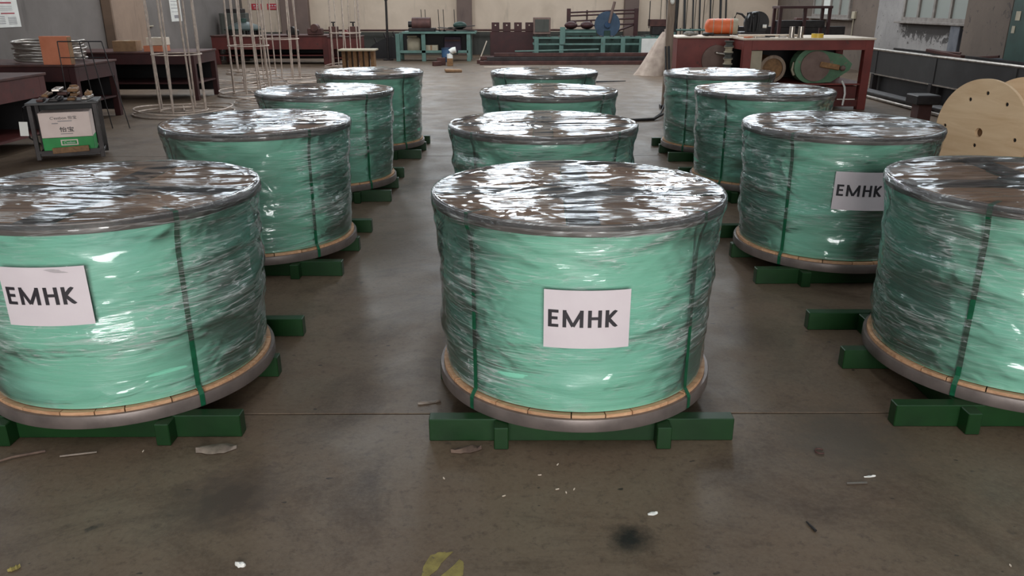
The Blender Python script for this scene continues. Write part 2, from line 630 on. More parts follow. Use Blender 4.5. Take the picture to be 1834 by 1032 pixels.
# ------------------------------------------------------------------ setting: hall 18 m wide, 37 m long
YB, XL, XR, YF, ZC = 28.0, -9.0, 8.9, -9.0, 7.5
fl = MB().box(((XL + XR) / 2, (YB + YF) / 2, -0.115), (XR - XL + 0.6, YB - YF + 0.6, 0.17)).build('floor', M['joint'])
struct(fl)
ys = [YF, 2.955, 8.955, 14.955, 20.955, YB]
for a, b in zip(ys[:-1], ys[1:]):
    MB().box(((XL + XR) / 2, (a + b) / 2, -0.015), (XR - XL + 0.2, b - a - 0.009, 0.03), bev=0.003).build('slab', M['floor'], fl)

struct(MB().box(((XL + XR) / 2, YB + 0.15, ZC / 2), (XR - XL + 0.6, 0.3, ZC)).build('wall_back', M['wall_back']))
struct(MB().box((XL - 0.15, (YB + YF) / 2, ZC / 2), (0.3, YB - YF, ZC)).build('wall_left', M['wall_left']))
struct(MB().box((XR + 0.15, (YB + YF) / 2, ZC / 2), (0.3, YB - YF, ZC)).build('wall_right', M['wall_right']))
wf = MB()      # front wall behind the camera, with the big open door
wf.box((-5.9, YF - 0.15, ZC / 2), (6.8, 0.3, ZC)).box((6.4, YF - 0.15, ZC / 2), (5.6, 0.3, ZC))
wf.box((0.55, YF - 0.15, 6.25), (6.1, 0.3, 2.5))
struct(wf.build('wall_front', M['wall_left']))
ce = struct(MB().box(((XL + XR) / 2, (YB + YF) / 2, ZC + 0.1), (XR - XL + 0.6, YB - YF + 0.6, 0.2)).build('ceiling', M['ceiling']))
for x, y in ROOF_LIGHTS:
    m = MB()
    for s in (-1, 1):
        m.box((x + s * 0.55, y, 7.44), (0.08, 4.8, 0.12)).box((x, y + s * 2.38, 7.44), (1.18, 0.08, 0.12))
    m.build('roof_light_frame', M['ceiling'], ce)

# back wall: high windows, columns, painted dado, pipe
for i, x in enumerate((-8.2, -5.55, -2.95, -0.15, 2.55, 5.3, 7.7)):
    wd = struct(MB().box((x, YB - 0.03, 4.7), (1.75, 0.05, 3.9)).build('window_%d' % (i + 3), M['glassframe']))
    for k in range(2):
        for j in range(4):
            MB().box((x - 0.42 + k * 0.84, YB - 0.06, 3.26 + j * 0.95), (0.76, 0.03, 0.86)).build('pane', M['daylight'], wd)
struct(MB().box(((XL + XR) / 2 - 0.3, YB - 0.01, 0.37), (XR - XL - 0.8, 0.03, 0.74)).build('baseboard_back', M['dado']))
ti = 1
for x0, x1, m in ((-7.68, -6.75, 'column_back'), (-1.81, -1.32, 'column_back'), (3.76, 4.23, 'column_back')):
    struct(MB().box(((x0 + x1) / 2, YB - 0.14, ZC / 2), (x1 - x0, 0.28, ZC), bev=0.02).build('trim_%d' % ti, M[m]))
    ti += 1
pp = MB().tube([(-6.6, YB - 0.32, 0.80), (-1.9, YB - 0.32, 0.80), (3.6, YB - 0.32, 0.80)], 0.03, 8)
struct(pp.build('trim_%d' % ti, M['rust'], smooth=50)); ti += 1
struct(MB().box((XL + 0.12, 19.2, ZC / 2), (0.24, 1.7, ZC), bev=0.02).build('trim_%d' % ti, M['column'])); ti += 1
struct(MB().box((XR - 0.2, 14.9, ZC / 2), (0.4, 1.45, ZC), bev=0.02).build('trim_%d' % ti, M['wall_right'])); ti += 1
struct(MB().box((0, 0, 0), (0.06, 4.5, ZC)).build('trim_%d' % ti, M['peel'], loc=(XR - 0.03, 17.9, ZC / 2))); ti += 1
struct(MB().box((XR - 0.11, 16.35, 0.62), (0.1, 0.36, 1.22), bev=0.01).build('trim_%d' % ti, M['greypanel'])); ti += 1

# unseen glowing windows, added high in both side walls as side light for the drums
wn = 10
for sx, xw in ((1, XL), (-1, XR)):
    for y in (-2.0, 2.5, 7.0, 11.5, 16.0, 20.5, 25.0):
        wd = struct(MB().box((xw + sx * 0.03, y, 4.75), (0.05, 2.9, 2.5)).build('window_%d' % wn, M['glassframe']))
        wn += 1
        for k in range(3):
            for j in range(2):
                MB().box((xw + sx * 0.06, y - 0.93 + k * 0.93, 4.15 + j * 1.2), (0.03, 0.84, 1.1)).build('pane', M['side_fill'], wd)

# pale boarded door on the back wall, right
dr = struct(MB().box((6.0, YB - 0.03, 1.15), (2.0, 0.06, 2.3)).build('door_1', M['dado']))
for k in range(7):
    MB().box((5.14 + k * 0.287, YB - 0.08, 1.15), (0.262, 0.04, 2.24), bev=0.006).build('board', M['wall_back'], dr)

# side windows of the right wall
def side_window(n, y0, y1, x, pm):
    o = MB().box((x + 0.02, (y0 + y1) / 2, 2.15), (0.05, y1 - y0, 1.8)).build('window_%d' % n, M['iron'])
    struct(o)
    N = 4
    st = (y1 - y0) / N
    fr = MB()
    for k in range(N + 1):
        fr.box((x - 0.03, y0 + k * st, 2.15), (0.07, 0.07, 1.8))
    fr.box((x - 0.03, (y0 + y1) / 2, 1.29), (0.08, y1 - y0 + 0.07, 0.08))
    fr.build('window_frame', M['glassframe'], o)
    for k in range(N):
        MB().box((x - 0.012, y0 + (k + 0.5) * st, 2.18), (0.02, st - 0.07, 1.7)).build(
            'pane', M[pm[k % len(pm)]], o)
    MB().box((x - 0.06, (y0 + y1) / 2, 1.225), (0.16, y1 - y0 + 0.5, 0.05), bev=0.008).build('window_sill', M['glassframe'], o)


side_window(1, 16.05, 18.7, XR - 0.06, ['pane'])
side_window(2, 21.9, 24.5, XR, ['pane', 'pane', 'panebright', 'pane'])

# ------------------------------------------------------------------ cable drums
DR, ZT, ZB = 0.60, 0.9114, 0.0975
PR = np.random.RandomState(3)


def ridges(U, V, n, seed, ulen, lmin, lmax, wmin, wmax, amp, ang, period=None, vlo=0.0, vhi=1.0):
    rs = np.random.RandomState(seed)
    D = np.zeros_like(U)
    for _ in range(n):
        u0, v0 = rs.uniform(0, ulen), rs.uniform(vlo, vhi)
        th = rs.normal(0, ang)
        L, Wd = rs.uniform(lmin, lmax), rs.uniform(wmin, wmax)
        a = amp * rs.uniform(0.3, 1.0)
        du = U - u0
        if period:
            du = (du + period / 2) % period - period / 2
        dv = V - v0
        s = du * math.cos(th) + dv * math.sin(th)
        t = -du * math.sin(th) + dv * math.cos(th) + 0.15 * s * s / L
        D += a * np.exp(-(s / L) ** 2 - (t / Wd) ** 2)
    return D


def grid_mesh(name, P, UV, mats, matidx, closed=True):
    """P (rows, cols, 3); columns wrap round"""
    r, c = P.shape[:2]
    verts = P.reshape(-1, 3)
    i = np.arange(r - 1)[:, None] * c
    j = np.arange(c)[None, :]
    j2 = (j + 1) % c
    F = np.stack([i + j, i + c + j, i + c + j2, i + j2], -1).reshape(-1, 4)
    me = bpy.data.meshes.new(name)
    me.from_pydata(verts.tolist(), [], F.tolist())
    uvl = me.uv_layers.new(name='UVMap')
    # per-corner uv so that the seam does not smear
    ii = np.repeat(np.arange(r - 1), c)
    jj = np.tile(np.arange(c), r - 1)
    cu = np.stack([UV(ii, jj), UV(ii + 1, jj), UV(ii + 1, jj + 1), UV(ii, jj + 1)], 1).reshape(-1, 2)
    uvl.data.foreach_set('uv', cu.astype(np.float32).ravel())
    for m in mats:
        me.materials.append(m)
    me.polygons.foreach_set('material_index', matidx(ii, jj).astype(np.int32))
    me.polygons.foreach_set('use_smooth', np.ones(len(F), bool))
    me.update()
    return me


def film_mesh(seed):
    C = 288
    ang = np.linspace(0, 2 * PI, C, endpoint=False)
    # top disc radii, rim, flare, body
    prof = [(r, ZT + 0.006) for r in np.linspace(0.01, 0.588, 34)]
    prof += [(0.600, ZT + 0.003), (0.6045, ZT - 0.004), (0.6055, ZT - 0.02), (0.6055, ZT - 0.038), (0.602, ZT - 0.047)]
    nt_ = 34
    zs = np.linspace(ZT - 0.056, 0.170, 62)
    for z in zs:
        t = (ZT - 0.05 - z) / (ZT - 0.05 - 0.166)
        r = 0.566 + 0.034 * math.exp(-t / 0.17) + 0.004 * math.sin(PI * min(1, t * 1.15)) - 0.008 * t ** 4
        prof.append((r, z))
    prof = np.array(prof)
    n = len(prof)
    Rr = np.repeat(prof[:, :1], C, 1)
    Zz = np.repeat(prof[:, 1:], C, 1)
    A = np.repeat(ang[None, :], n, 0)
    X, Y = Rr * np.cos(A), Rr * np.sin(A)
    # top creases
    top = np.arange(n) < nt_
    D = ridges(X, Y, 60, seed, 1e-9, 0.12, 0.45, 0.008, 0.030, 0.006, 0.22, vlo=-0.55, vhi=0.55) * 0
    rs = np.random.RandomState(seed)
    for _ in range(75):
        x0, y0 = rs.uniform(-0.6, 0.6), rs.uniform(-0.6, 0.6)
        th = rs.normal(R(10), 0.20)
        L, Wd, a = rs.uniform(0.12, 0.5), rs.uniform(0.008, 0.035), rs.uniform(-0.004, 0.006)
        s = (X - x0) * math.cos(th) + (Y - y0) * math.sin(th)
        t = -(X - x0) * math.sin(th) + (Y - y0) * math.cos(th)
        D += a * np.exp(-(s / L) ** 2 - (t / Wd) ** 2)
    fade = np.clip((0.595 - Rr) / 0.05, 0, 1)
    # the film dips where the flange is open between rim and planks
    dip = -0.006 * np.exp(-((Rr - 0.57) / 0.02) ** 2)
    Zz = Zz + np.where(top[:, None], np.clip(D, -0.003, 0.012) * fade + dip * 0.3, 0)
    # side creases
    U = A * 0.57
    per = 2 * PI * 0.57
    S = ridges(U, Zz, 150, seed + 50, per, 0.05, 0.30, 0.010, 0.030, 0.0050, 0.28, per, 0.15, 0.9)
    S += ridges(U, Zz, 26, seed + 80, per, 0.25, 0.60, 0.03, 0.06, 0.010, 0.12, per, 0.2, 0.75)
    S += ridges(U, Zz, 60, seed + 90, per, 0.06, 0.16, 0.008, 0.016, 0.006, 0.3, per, 0.72, 0.86) * 0.6
    body = (np.arange(n) >= nt_ + 5)[:, None]
    S = np.where(body, np.clip(S, 0, 0.018) - 0.001, 0) * np.clip((Zz - 0.15) / 0.12, 0.1, 1)
    # small pleats where the film is gathered over the rim
    pl = np.zeros_like(U)
    for _ in range(70):
        a0, wd = rs.uniform(0, 2 * PI), rs.uniform(0.006, 0.02)
        dd = (A - a0 - 1.2 * (Zz - ZT) + PI) % (2 * PI) - PI
        pl += rs.uniform(0.001, 0.004) * np.exp(-(dd / wd) ** 2)
    rimz = np.exp(-((Zz - (ZT - 0.03)) / 0.06) ** 2) * (np.arange(n) >= nt_ + 1)[:, None]
    Rn = Rr + S + pl * rimz
    P = np.stack([Rn * np.cos(A), Rn * np.sin(A), Zz], -1)

    def UV(i, j):
        a = j / C * 2 * PI
        r, z = prof[i, 0], prof[i, 1]
        tp = i < nt_ + 2
        return np.stack([np.where(tp, r * np.cos(a), a * 0.57), np.where(tp, r * np.sin(a), z + 3.0)], -1)
    return grid_mesh('stretch_film', P, UV, [M['film_top'], M['film_side']], lambda i, j: (i >= nt_ + 1).astype(int))


def wrap_mesh(seed):
    C = 192
    ang = np.linspace(0, 2 * PI, C, endpoint=False)
    zs = np.linspace(0.166, ZT - 0.05, 46)
    A = np.repeat(ang[None, :], len(zs), 0)
    Z = np.repeat(zs[:, None], C, 1)
    per = 2 * PI * 0.56
    U = A * 0.56
    S = ridges(U, Z, 46, seed + 300, per, 0.18, 0.5, 0.018, 0.05, 0.008, 0.10, per, 0.18, 0.85)
    Rr = 0.556 + np.clip(S, 0, 0.008) * np.clip((Z - 0.16) / 0.1, 0, 1) - 0.004 * np.clip((0.30 - Z) / 0.14, 0, 1) - 0.010 * np.exp(-((Z - 0.86) / 0.08) ** 2)
    P = np.stack([Rr * np.cos(A), Rr * np.sin(A), Z], -1)

    def UV(i, j):
        return np.stack([j / C * per, zs[i]], -1)
    return grid_mesh('green_wrap', P, UV, [M['green_wrap']], lambda i, j: 0 * i)


def text_mesh(body, size, bold=0.0):
    cu = bpy.data.curves.new('lettering', 'FONT')
    cu.body = body
    cu.size = size
    cu.offset = bold * size
    cu.resolution_u = 3
    to = bpy.data.objects.new('lettering', cu)
    COL.objects.link(to)
    dg = bpy.context.evaluated_depsgraph_get()
    dg.update()
    me = bpy.data.meshes.new_from_object(to.evaluated_get(dg))
    bpy.data.objects.remove(to)
    bpy.data.curves.remove(cu)
    me.materials.clear()
    return me


def fit_text(me, x0, x1, y0, y1):
    """scale flat lettering to fill a rectangle"""
    n = len(me.vertices)
    co = np.zeros(n * 3)
    me.vertices.foreach_get('co', co)
    co = co.reshape(-1, 3)
    mn, mx = co.min(0), co.max(0)
    co[:, 0] = x0 + (co[:, 0] - mn[0]) / (mx[0] - mn[0]) * (x1 - x0)
    co[:, 1] = y0 + (co[:, 1] - mn[1]) / max(1e-6, mx[1] - mn[1]) * (y1 - y0)
    co[:, 2] = 0
    return me, co


def paper_label(drum, a0, zc, tilt=0.0):
    """A4-size sheet stuck on the film, bent round the drum; a0 = where it faces"""
    Wp, Hp, rr = 0.315, 0.225, 0.5915
    nx, ny = 24, 10
    def bend(x, y, r):
        xx = x * math.cos(tilt) - y * math.sin(tilt)
        yy = x * math.sin(tilt) + y * math.cos(tilt)
        a = a0 + xx / r
        r = r + 0.003 * max(0, yy / Hp)
        return (r * math.cos(a), r * math.sin(a), zc + yy)
    me = bpy.data.meshes.new('paper_label')
    vs, fs = [], []
    for off in (0.0, -0.0012):
        for j in range(ny + 1):
            for i in range(nx + 1):
                vs.append(bend(-Wp / 2 + Wp * i / nx, -Hp / 2 + Hp * j / ny, rr + off))
    K = (nx + 1) * (ny + 1)
    for j in range(ny):
        for i in range(nx):
            a = j * (nx + 1) + i
            fs.append((a, a + 1, a + nx + 2, a + nx + 1))
            fs.append((K + a, K + a + nx + 1, K + a + nx + 2, K + a + 1))
    per_ = [i for i in range(nx)] + [nx + j * (nx + 1) for j in range(ny)] + [K - 1 - i for i in range(nx)] + [ny * (nx + 1) - j * (nx + 1) for j in range(ny)]
    for a, b in zip(per_, per_[1:] + per_[:1]):
        fs.append((a, K + a, K + b, b))
    me.from_pydata(vs, [], fs)
    p = link('paper_label', me, M['paper'], drum)
    p['label'] = 'white paper sheet with bold black lettering'
    x0, y0, hh, sw = -Wp / 2 + 0.016, -0.030, 0.067, 0.0135
    strips = []

    def bar(xa, ya, xb, yb, w_=sw):
        L_ = math.hypot(xb - xa, yb - ya)
        nx_, ny_ = -(yb - ya) / L_ * w_ / 2, (xb - xa) / L_ * w_ / 2
        N_ = 4
        for k in range(N_):
            f, g = k / N_, (k + 1) / N_
            strips.append([(xa + (xb - xa) * u + s_ * nx_, ya + (yb - ya) * u + s_ * ny_) for u, s_ in ((f, -1), (g, -1), (g, 1), (f, 1))])
    h2 = sw / 2
    bar(x0 + h2, y0, x0 + h2, y0 + hh)                                   # E
    for yy, le in ((h2 * 0.85, 0.038), (hh * 0.52, 0.035), (hh - h2 * 0.85, 0.038)):
        bar(x0 + h2, y0 + yy, x0 + le, y0 + yy, sw * 0.85)
    xm, wm = x0 + 0.053, 0.075                                           # M
    bar(xm + h2, y0, xm + h2, y0 + hh)
    bar(xm + wm - h2, y0, xm + wm - h2, y0 + hh)
    bar(xm + h2 * 1.1, y0 + hh - h2, xm + wm / 2, y0 + 0.004, sw * 0.95)
    bar(xm + wm - h2 * 1.1, y0 + hh - h2, xm + wm / 2, y0 + 0.004, sw * 0.95)
    xh, wh = x0 + 0.144, 0.050                                           # H
    bar(xh + h2, y0, xh + h2, y0 + hh)
    bar(xh + wh - h2, y0, xh + wh - h2, y0 + hh)
    bar(xh + h2, y0 + hh * 0.53, xh + wh - h2, y0 + hh * 0.53, sw * 0.85)
    xk = x0 + 0.207                                                      # K
    bar(xk + h2, y0, xk + h2, y0 + hh)
    bar(xk + h2 * 1.5, y0 + hh * 0.50, xk + 0.040, y0 + hh)
    bar(xk + h2 * 1.5, y0 + hh * 0.53, xk + 0.042, y0)
    t = bpy.data.meshes.new('lettering')
    vs, fs = [], []
    for q in strips:
        yc = [(min(max(y_, y0), y0 + hh)) for _, y_ in q]
        fs.append([len(vs) + k for k in range(4)])
        vs += [bend(q[k][0], yc[k], rr + 0.0012) for k in range(4)]
    t.from_pydata(vs, [], fs)
    link('lettering', t, M['ink'], p)


FILMS = [film_mesh(s) for s in (11, 23, 37, 52)]
WRAPS = [wrap_mesh(s) for s in (5, 9)]


def plank_poly(y0, y1, x0, r):
    pts = [(x0, y0)]
    for k in range(5):
        y = y0 + (y1 - y0) * k / 4
        pts.append((math.sqrt(max(r * r - y * y, 1e-6)), y))
    pts.append((x0, y1))
    return pts


def make_drum():
    d = thing('cable_drum', '', 'cable drum')
    # bottom flange: steel hoop with proud wooden wedges inside
    MB().lathe([(0.574, ZB), (0.588, ZB), (0.590, ZB + 0.004), (0.590, ZB + 0.048), (0.588, ZB + 0.052), (0.574, ZB + 0.052)], 96).build(
        'bottom_hoop', M['rim'], d, smooth=40)
    N = 26
    rs = random.Random(5)
    cuts = [2 * PI * (k + rs.uniform(-0.18, 0.18)) / N for k in range(N)]
    for k in range(N):
        a0, a1 = cuts[k] + 0.004, (cuts[(k + 1) % N] + (2 * PI if k == N - 1 else 0)) - 0.004
        poly = [(0.30 * math.cos(a0), 0.30 * math.sin(a0))]
        for q in range(4):
            a = a0 + (a1 - a0) * q / 3
            poly.append((0.5735 * math.cos(a), 0.5735 * math.sin(a)))
        poly.append((0.30 * math.cos(a1), 0.30 * math.sin(a1)))
        MB().prism(poly, ZB + 0.004, ZB + 0.0665 + rs.uniform(-0.002, 0.002)).build('bottom_plank', M['wood'], d)
    # top flange: steel hoop, four flat spokes, hub plate, planks in the quarters
    MB().lathe([(0.575, ZT - 0.042), (0.598, ZT - 0.042), (0.600, ZT - 0.039), (0.600, ZT - 0.003), (0.598, ZT), (0.584, ZT),
                (0.584, ZT - 0.036), (0.575, ZT - 0.036)], 96).build('top_hoop', M['rim'], d, smooth=40)
    for k in range(4):
        MB().box((0.345, 0, ZT - 0.010), (0.472, 0.115, 0.010), bev=0.002).build('spoke', M['spoke'], d, rot=(0, 0, k * PI / 2 - R(2)))
    MB().lathe([(0.055, ZT - 0.013), (0.155, ZT - 0.013), (0.155, ZT - 0.003), (0.055, ZT - 0.003)], 40).build('hub_plate', M['spoke'], d, smooth=40)
    for q in range(4):
        y = 0.062
        for wdt in (0.125, 0.118, 0.13, 0.10):
            y1 = min(y + wdt, 0.565)
            poly = plank_poly(y, y1 - 0.004, 0.062, 0.582)
            m = rotz(q * PI / 2 - R(2))
            if q % 2:
                poly = [(b, a) for a, b in poly][::-1]
            MB().prism(poly, ZT - 0.034, ZT - 0.016 + rs.uniform(-0.003, 0.003), m).build('top_plank', M['wood_dull'], d)
            y = y1
    link('green_wrap', WRAPS[0], None, d)
    # four flat straps from flange to flange
    for s in (-47, 47, 133, 227):
        a = R(-90 + s)
        prof = [(0.50, ZT - 0.001), (0.585, ZT + 0.0012), (0.6018, ZT + 0.0005), (0.6028, ZT - 0.006), (0.6028, ZT - 0.042), (0.585, ZT - 0.09), (0.5745, ZT - 0.16),
                (0.5735, 0.60), (0.5725, 0.40), (0.5700, 0.25), (0.5705, 0.185), (0.583, 0.169), (0.5925, ZB + 0.054), (0.5925, ZB + 0.006), (0.586, ZB - 0.001), (0.54, ZB - 0.002)]
        me = bpy.data.meshes.new('strap')
        vs, fs = [], []
        for (r, z) in prof:
            for (o, t) in ((-0.010, 0), (0.010, 0), (0.010, 0.001), (-0.010, 0.001)):
                vs.append(((r + t) * math.cos(a) - o * math.sin(a), (r + t) * math.sin(a) + o * math.cos(a), z))
        for i in range(len(prof) - 1):
            for k in range(4):
                fs.append((i * 4 + k, i * 4 + (k + 1) % 4, i * 4 + 4 + (k + 1) % 4, i * 4 + 4 + k))
        me.from_pydata(vs, [], fs)
        link('strap', me, M['strap'], d)
    link('stretch_film', FILMS[0], None, d)
    return d


def make_skid():
    s = thing('steel_skid', '', 'skid')
    H = ZB
    for x in (-0.315, 0.315):
        MB().box((x, -0.01, H / 2 - 0.001), (0.056, 1.08, H - 0.004), bev=0.003).build('long_beam', M['skid'], s)
    for y in (-0.455, 0.085, 0.56):
        MB().box((0, y, H / 2), (1.20, 0.058, H - 0.001), bev=0.003).build('cross_beam', M['skid'], s)
    return s


DRUMS = [
    # x, y, label of drum, film variant, film turn
    (0.272, 3.217, 'green shrink-wrapped drum with white paper sign, middle of the front row', 0, 0),
    (0.200, 5.116, 'green shrink-wrapped drum directly behind the middle front drum', 1, 6),
    (0.327, 7.134, 'green shrink-wrapped drum third back in the middle line', 2, -8),
    (0.367, 9.222, 'farthest green shrink-wrapped drum of the middle line', 3, 4),
    (-1.684, 3.249, 'green shrink-wrapped drum with white paper sign, cut by the left picture edge', 2, -7),
    (-1.670, 5.242, 'green shrink-wrapped drum second back in the left line, no sign', 3, 7),
    (-1.663, 7.228, 'green shrink-wrapped drum third back in the left line', 1, -5),
    (-1.611, 9.264, 'farthest green shrink-wrapped drum of the left line', 0, 9),
    (2.251, 3.319, 'green shrink-wrapped drum cut off by the right picture edge, no sign', 3, -4),
    (2.093, 5.075, 'green shrink-wrapped drum with white paper sign, second back in the right line', 0, -9),
    (2.246, 7.203, 'green shrink-wrapped drum third back in the right line', 2, 8),
    (2.307, 9.071, 'farthest green shrink-wrapped drum of the right line', 1, 3),
]
d0, s0 = make_drum(), make_skid()
for i, (x, y, lab, fv, ft) in enumerate(DRUMS):
    d = d0 if i == 0 else copy_tree(d0)
    s = s0 if i == 0 else copy_tree(s0)
    d.location = (x, y, 0)
    tag(d, lab, 'cable drum', 'shrink-wrapped green cable drums')
    s.location = (x + (-0.09 if i == 8 else 0.0), y, 0)
    s.rotation_euler.z = R([0, 1, -1, 0.5, 0.3, -1, 1, 0, -0.4, 1, -1, 0.5][i])
    tag(s, 'green steel skid under the ' + lab.replace('green shrink-wrapped ', '').replace(', no sign', '').replace('with white paper sign, ', ''), 'skid', 'green steel skids under the drums')
    for ch in d.children:
        if ch.name.startswith('stretch_film'):
            ch.data = FILMS[fv]
            ch.rotation_euler.z = R(ft)
        if ch.name.startswith('green_wrap'):
            ch.data = WRAPS[i % 2]
            ch.rotation_euler.z = R(37 * i)
        if ch.name.startswith('top_plank') or ch.name.startswith('spoke') or ch.name.startswith('hub_plate'):
            pass
    if i == 0:
        drums = []
    drums.append(d)
paper_label(drums[0], R(-90.2), 0.560)
paper_label(drums[4], R(-90.0), 0.640, R(0.5))
paper_label(drums[9], R(-96.0), 0.600, R(-0.5))

# ------------------------------------------------------------------ left side


def bench(name, label, x0, x1, y0, y1, h, mat, top='pale', apron=0.14, leg=0.09, shelf=None, cat='workbench', panel=None):
    t = thing(name, label, cat, ((x0 + x1) / 2, (y0 + y1) / 2, 0))
    w_, d_ = x1 - x0, y1 - y0
    MB().box((0, 0, h - 0.015), (w_ + 0.04, d_ + 0.04, 0.03), bev=0.004).build('bench_top', M[top], t)
    for sx in (-1, 1):
        for sy in (-1, 1):
            MB().box((sx * (w_ - leg) / 2, sy * (d_ - leg) / 2, (h - 0.031) / 2), (leg, leg, h - 0.031), bev=0.004).build('leg', M[mat], t)
    z = h - 0.031 - apron / 2
    for sy in (-1, 1):
        MB().box((0, sy * (d_ / 2 - 0.012), z), (w_ - 2 * leg, 0.024, apron)).build('apron', M[mat], t)
    for sx in (-1, 1):
        MB().box((sx * (w_ / 2 - 0.012), 0, z), (0.024, d_ - 2 * leg, apron)).build('apron', M[mat], t)
    if shelf:
        MB().box((0, 0, shelf), (w_ - 0.03, d_ - 0.03, 0.025)).build('lower_shelf', M[mat], t)
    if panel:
        MB().box((0, d_ / 2 - 0.05, (h - 0.05) / 2 + 0.02), (w_ - 0.2, 0.02, h - 0.2)).build('back_or_shade_panel', M[panel], t)  # black sheet standing in for the deep shade under a bench
    return t


bench('workbench', 'dark red steel workbench by the left wall carrying the wire coil and orange box', -8.7, -6.1, 11.4, 12.6, 0.84, 'maroon', 'rust', 0.2, shelf=0.3, panel='black')
bench('workbench', 'dark red workbench behind the rod cage, under small cartons', -8.0, -5.62, 14.5, 15.6, 0.84, 'maroon', 'rust', 0.18, shelf=0.3, panel='black')
bench('workbench', 'dark red open-sided workbench at the left picture edge', -7.4, -5.72, 7.7, 9.96, 0.85, 'red', 'rust', 0.24, 0.12, shelf=0.16, panel='black')
bench('workbench', 'red-brown machine bench against the back wall behind the rod cages', -8.5, -5.2, 23.4, 24.6, 0.80, 'red', 'rust', 0.35, 0.16, shelf=0.25, panel='black')
bench('workbench', 'red-brown narrow bench with two clamps, left of the black cradle', -5.12, -4.25, 23.0, 23.8, 0.78, 'red', 'rust', 0.3, 0.14, shelf=0.2, panel='black')

# gas-bottle-like grey bin inside the near bench
t = thing('steel_bin', 'grey steel bin standing inside the workbench at left edge', 'bin', (-6.0, 8.55, 0.173))
MB().box((0, 0, 0.18), (0.3, 0.28, 0.36), bev=0.01).build('bin_body', M['iron'], t)
MB().box((0, 0, 0.375), (0.32, 0.30, 0.03), bev=0.006).build('lid', M['trough'], t)

# posters on the left wall
def poster(y0, y1, z0, z1, label, reds, greys, name='notice_poster'):
    t = thing(name, label, 'poster', (XL + 0.004, (y0 + y1) / 2, z0))
    hw = (y1 - y0) / 2
    MB().box((0.002, 0, (z1 - z0) / 2), (0.008, y1 - y0, z1 - z0)).build('sheet', M['white'], t)
    for (a, b, c, d_) in reds:
        MB().box((0.0072, hw - (a + b) * hw, (c + d_) / 2), (0.002, abs(b - a) * 2 * hw, d_ - c)).build('red_bar', M['redink'], t)
    for (a, b, c, d_) in greys:
        MB().box((0.0072, hw - (a + b) * hw, (c + d_) / 2), (0.002, abs(b - a) * 2 * hw, d_ - c)).build('print_line', M['greyink'], t)


# fractions run from far (0) to near (1) along the wall
poster(13.0, 15.25, 1.25, 2.1, 'white notice poster with red bars on the left wall at the picture corner',
       [(0.06, 0.24, 0.225, 0.245), (0.08, 0.95, 0.40, 0.425)],
       [(0.05, 0.16, 0.05 + 0.022 * k, 0.06 + 0.022 * k) for k in range(6)] + [(0.2, 0.3, 0.06 + 0.03 * k, 0.072 + 0.03 * k) for k in range(5)]
       + [(0.08, 0.9, 0.29 + 0.03 * k, 0.297 + 0.03 * k) for k in range(3)] + [(0.26, 0.42, 0.22, 0.25)])
poster(22.05, 22.75, 1.20, 2.0, 'narrow white notice sheet on the left wall behind the rods', [],
       [(0.1, 0.9, 0.33, 0.345), (0.1, 0.9, 0.50, 0.515), (0.1, 0.7, 0.08, 0.16), (0.1, 0.9, 0.40, 0.407), (0.1, 0.9, 0.43, 0.437), (0.1, 0.9, 0.24, 0.25)])
for x, lab in ((-8.5, 'small red wall sign with white marks, nearer the left corner'), (-7.98, 'small red wall sign with white marks beside the back column')):
    t = thing('wall_sign', lab, 'sign', (x, YB - 0.02, 1.46), group='small red wall signs')
    MB().box((0, 0, 0.09), (0.36, 0.012, 0.19), bev=0.003).build('plate', M['redsign'], t)
    for k in range(3):
        MB().box((-0.09 + k * 0.09, -0.0075, 0.125), (0.055, 0.003, 0.045)).build('mark', M['paper'], t)
    MB().box((0, -0.0075, 0.05), (0.22, 0.003, 0.02)).build('mark', M['paper'], t)

# socket with conduit beside the left column
t = thing('socket_box', 'grey socket box with bent conduit beside the tan column', 'socket', (XL, 20.4, 1.28))
MB().box((0.04, 0, 0.1), (0.08, 0.22, 0.2), bev=0.01).build('box', M['cream'], t)
MB().tube([(0.03, -0.02, 0.0), (0.03, -0.02, -0.1), (0.03, 0.05, -0.16), (0.03, 0.4, -0.16)], 0.018, 8).build('conduit', M['cream'], t, smooth=50)

# coil of steel wire on the bench
def coil(name, label, loc, r, h, n, mat, wire_r):
    t = thing(name, label, 'wire coil', loc)
    rs = random.Random(n)
    for k in range(n):
        rr = r * rs.uniform(0.86, 1.0)
        z = wire_r + (h - 2 * wire_r) * k / (n - 1)
        MB().tube([(rr * math.cos(a * 2 * PI / 36) + rs.uniform(-0.01, 0.01), rr * math.sin(a * 2 * PI / 36),
                    z + 0.012 * math.sin(a * 0.4 + k)) for a in range(36)], wire_r, 6, True).build('turn', M[mat], t, smooth=60)
    return t


coil('wire_coil', 'wide coil of bright wire on the left bench behind the orange box', (-6.75, 12.04, 0.865), 0.5, 0.28, 9, 'steel', 0.018)
t = thing('orange_box', 'plain orange box on the left bench in front of the wire coil', 'box', (-6.30, 11.44, 0.84), R(-4))
MB().box((-0.02, 0, 0.19), (0.40, 0.1, 0.38), bev=0.004).build('box_body', M['orangebox'], t)
MB().box((0.183, 0, 0.19), (0.006, 0.09, 0.36)).build('side_flap', M['card'], t)

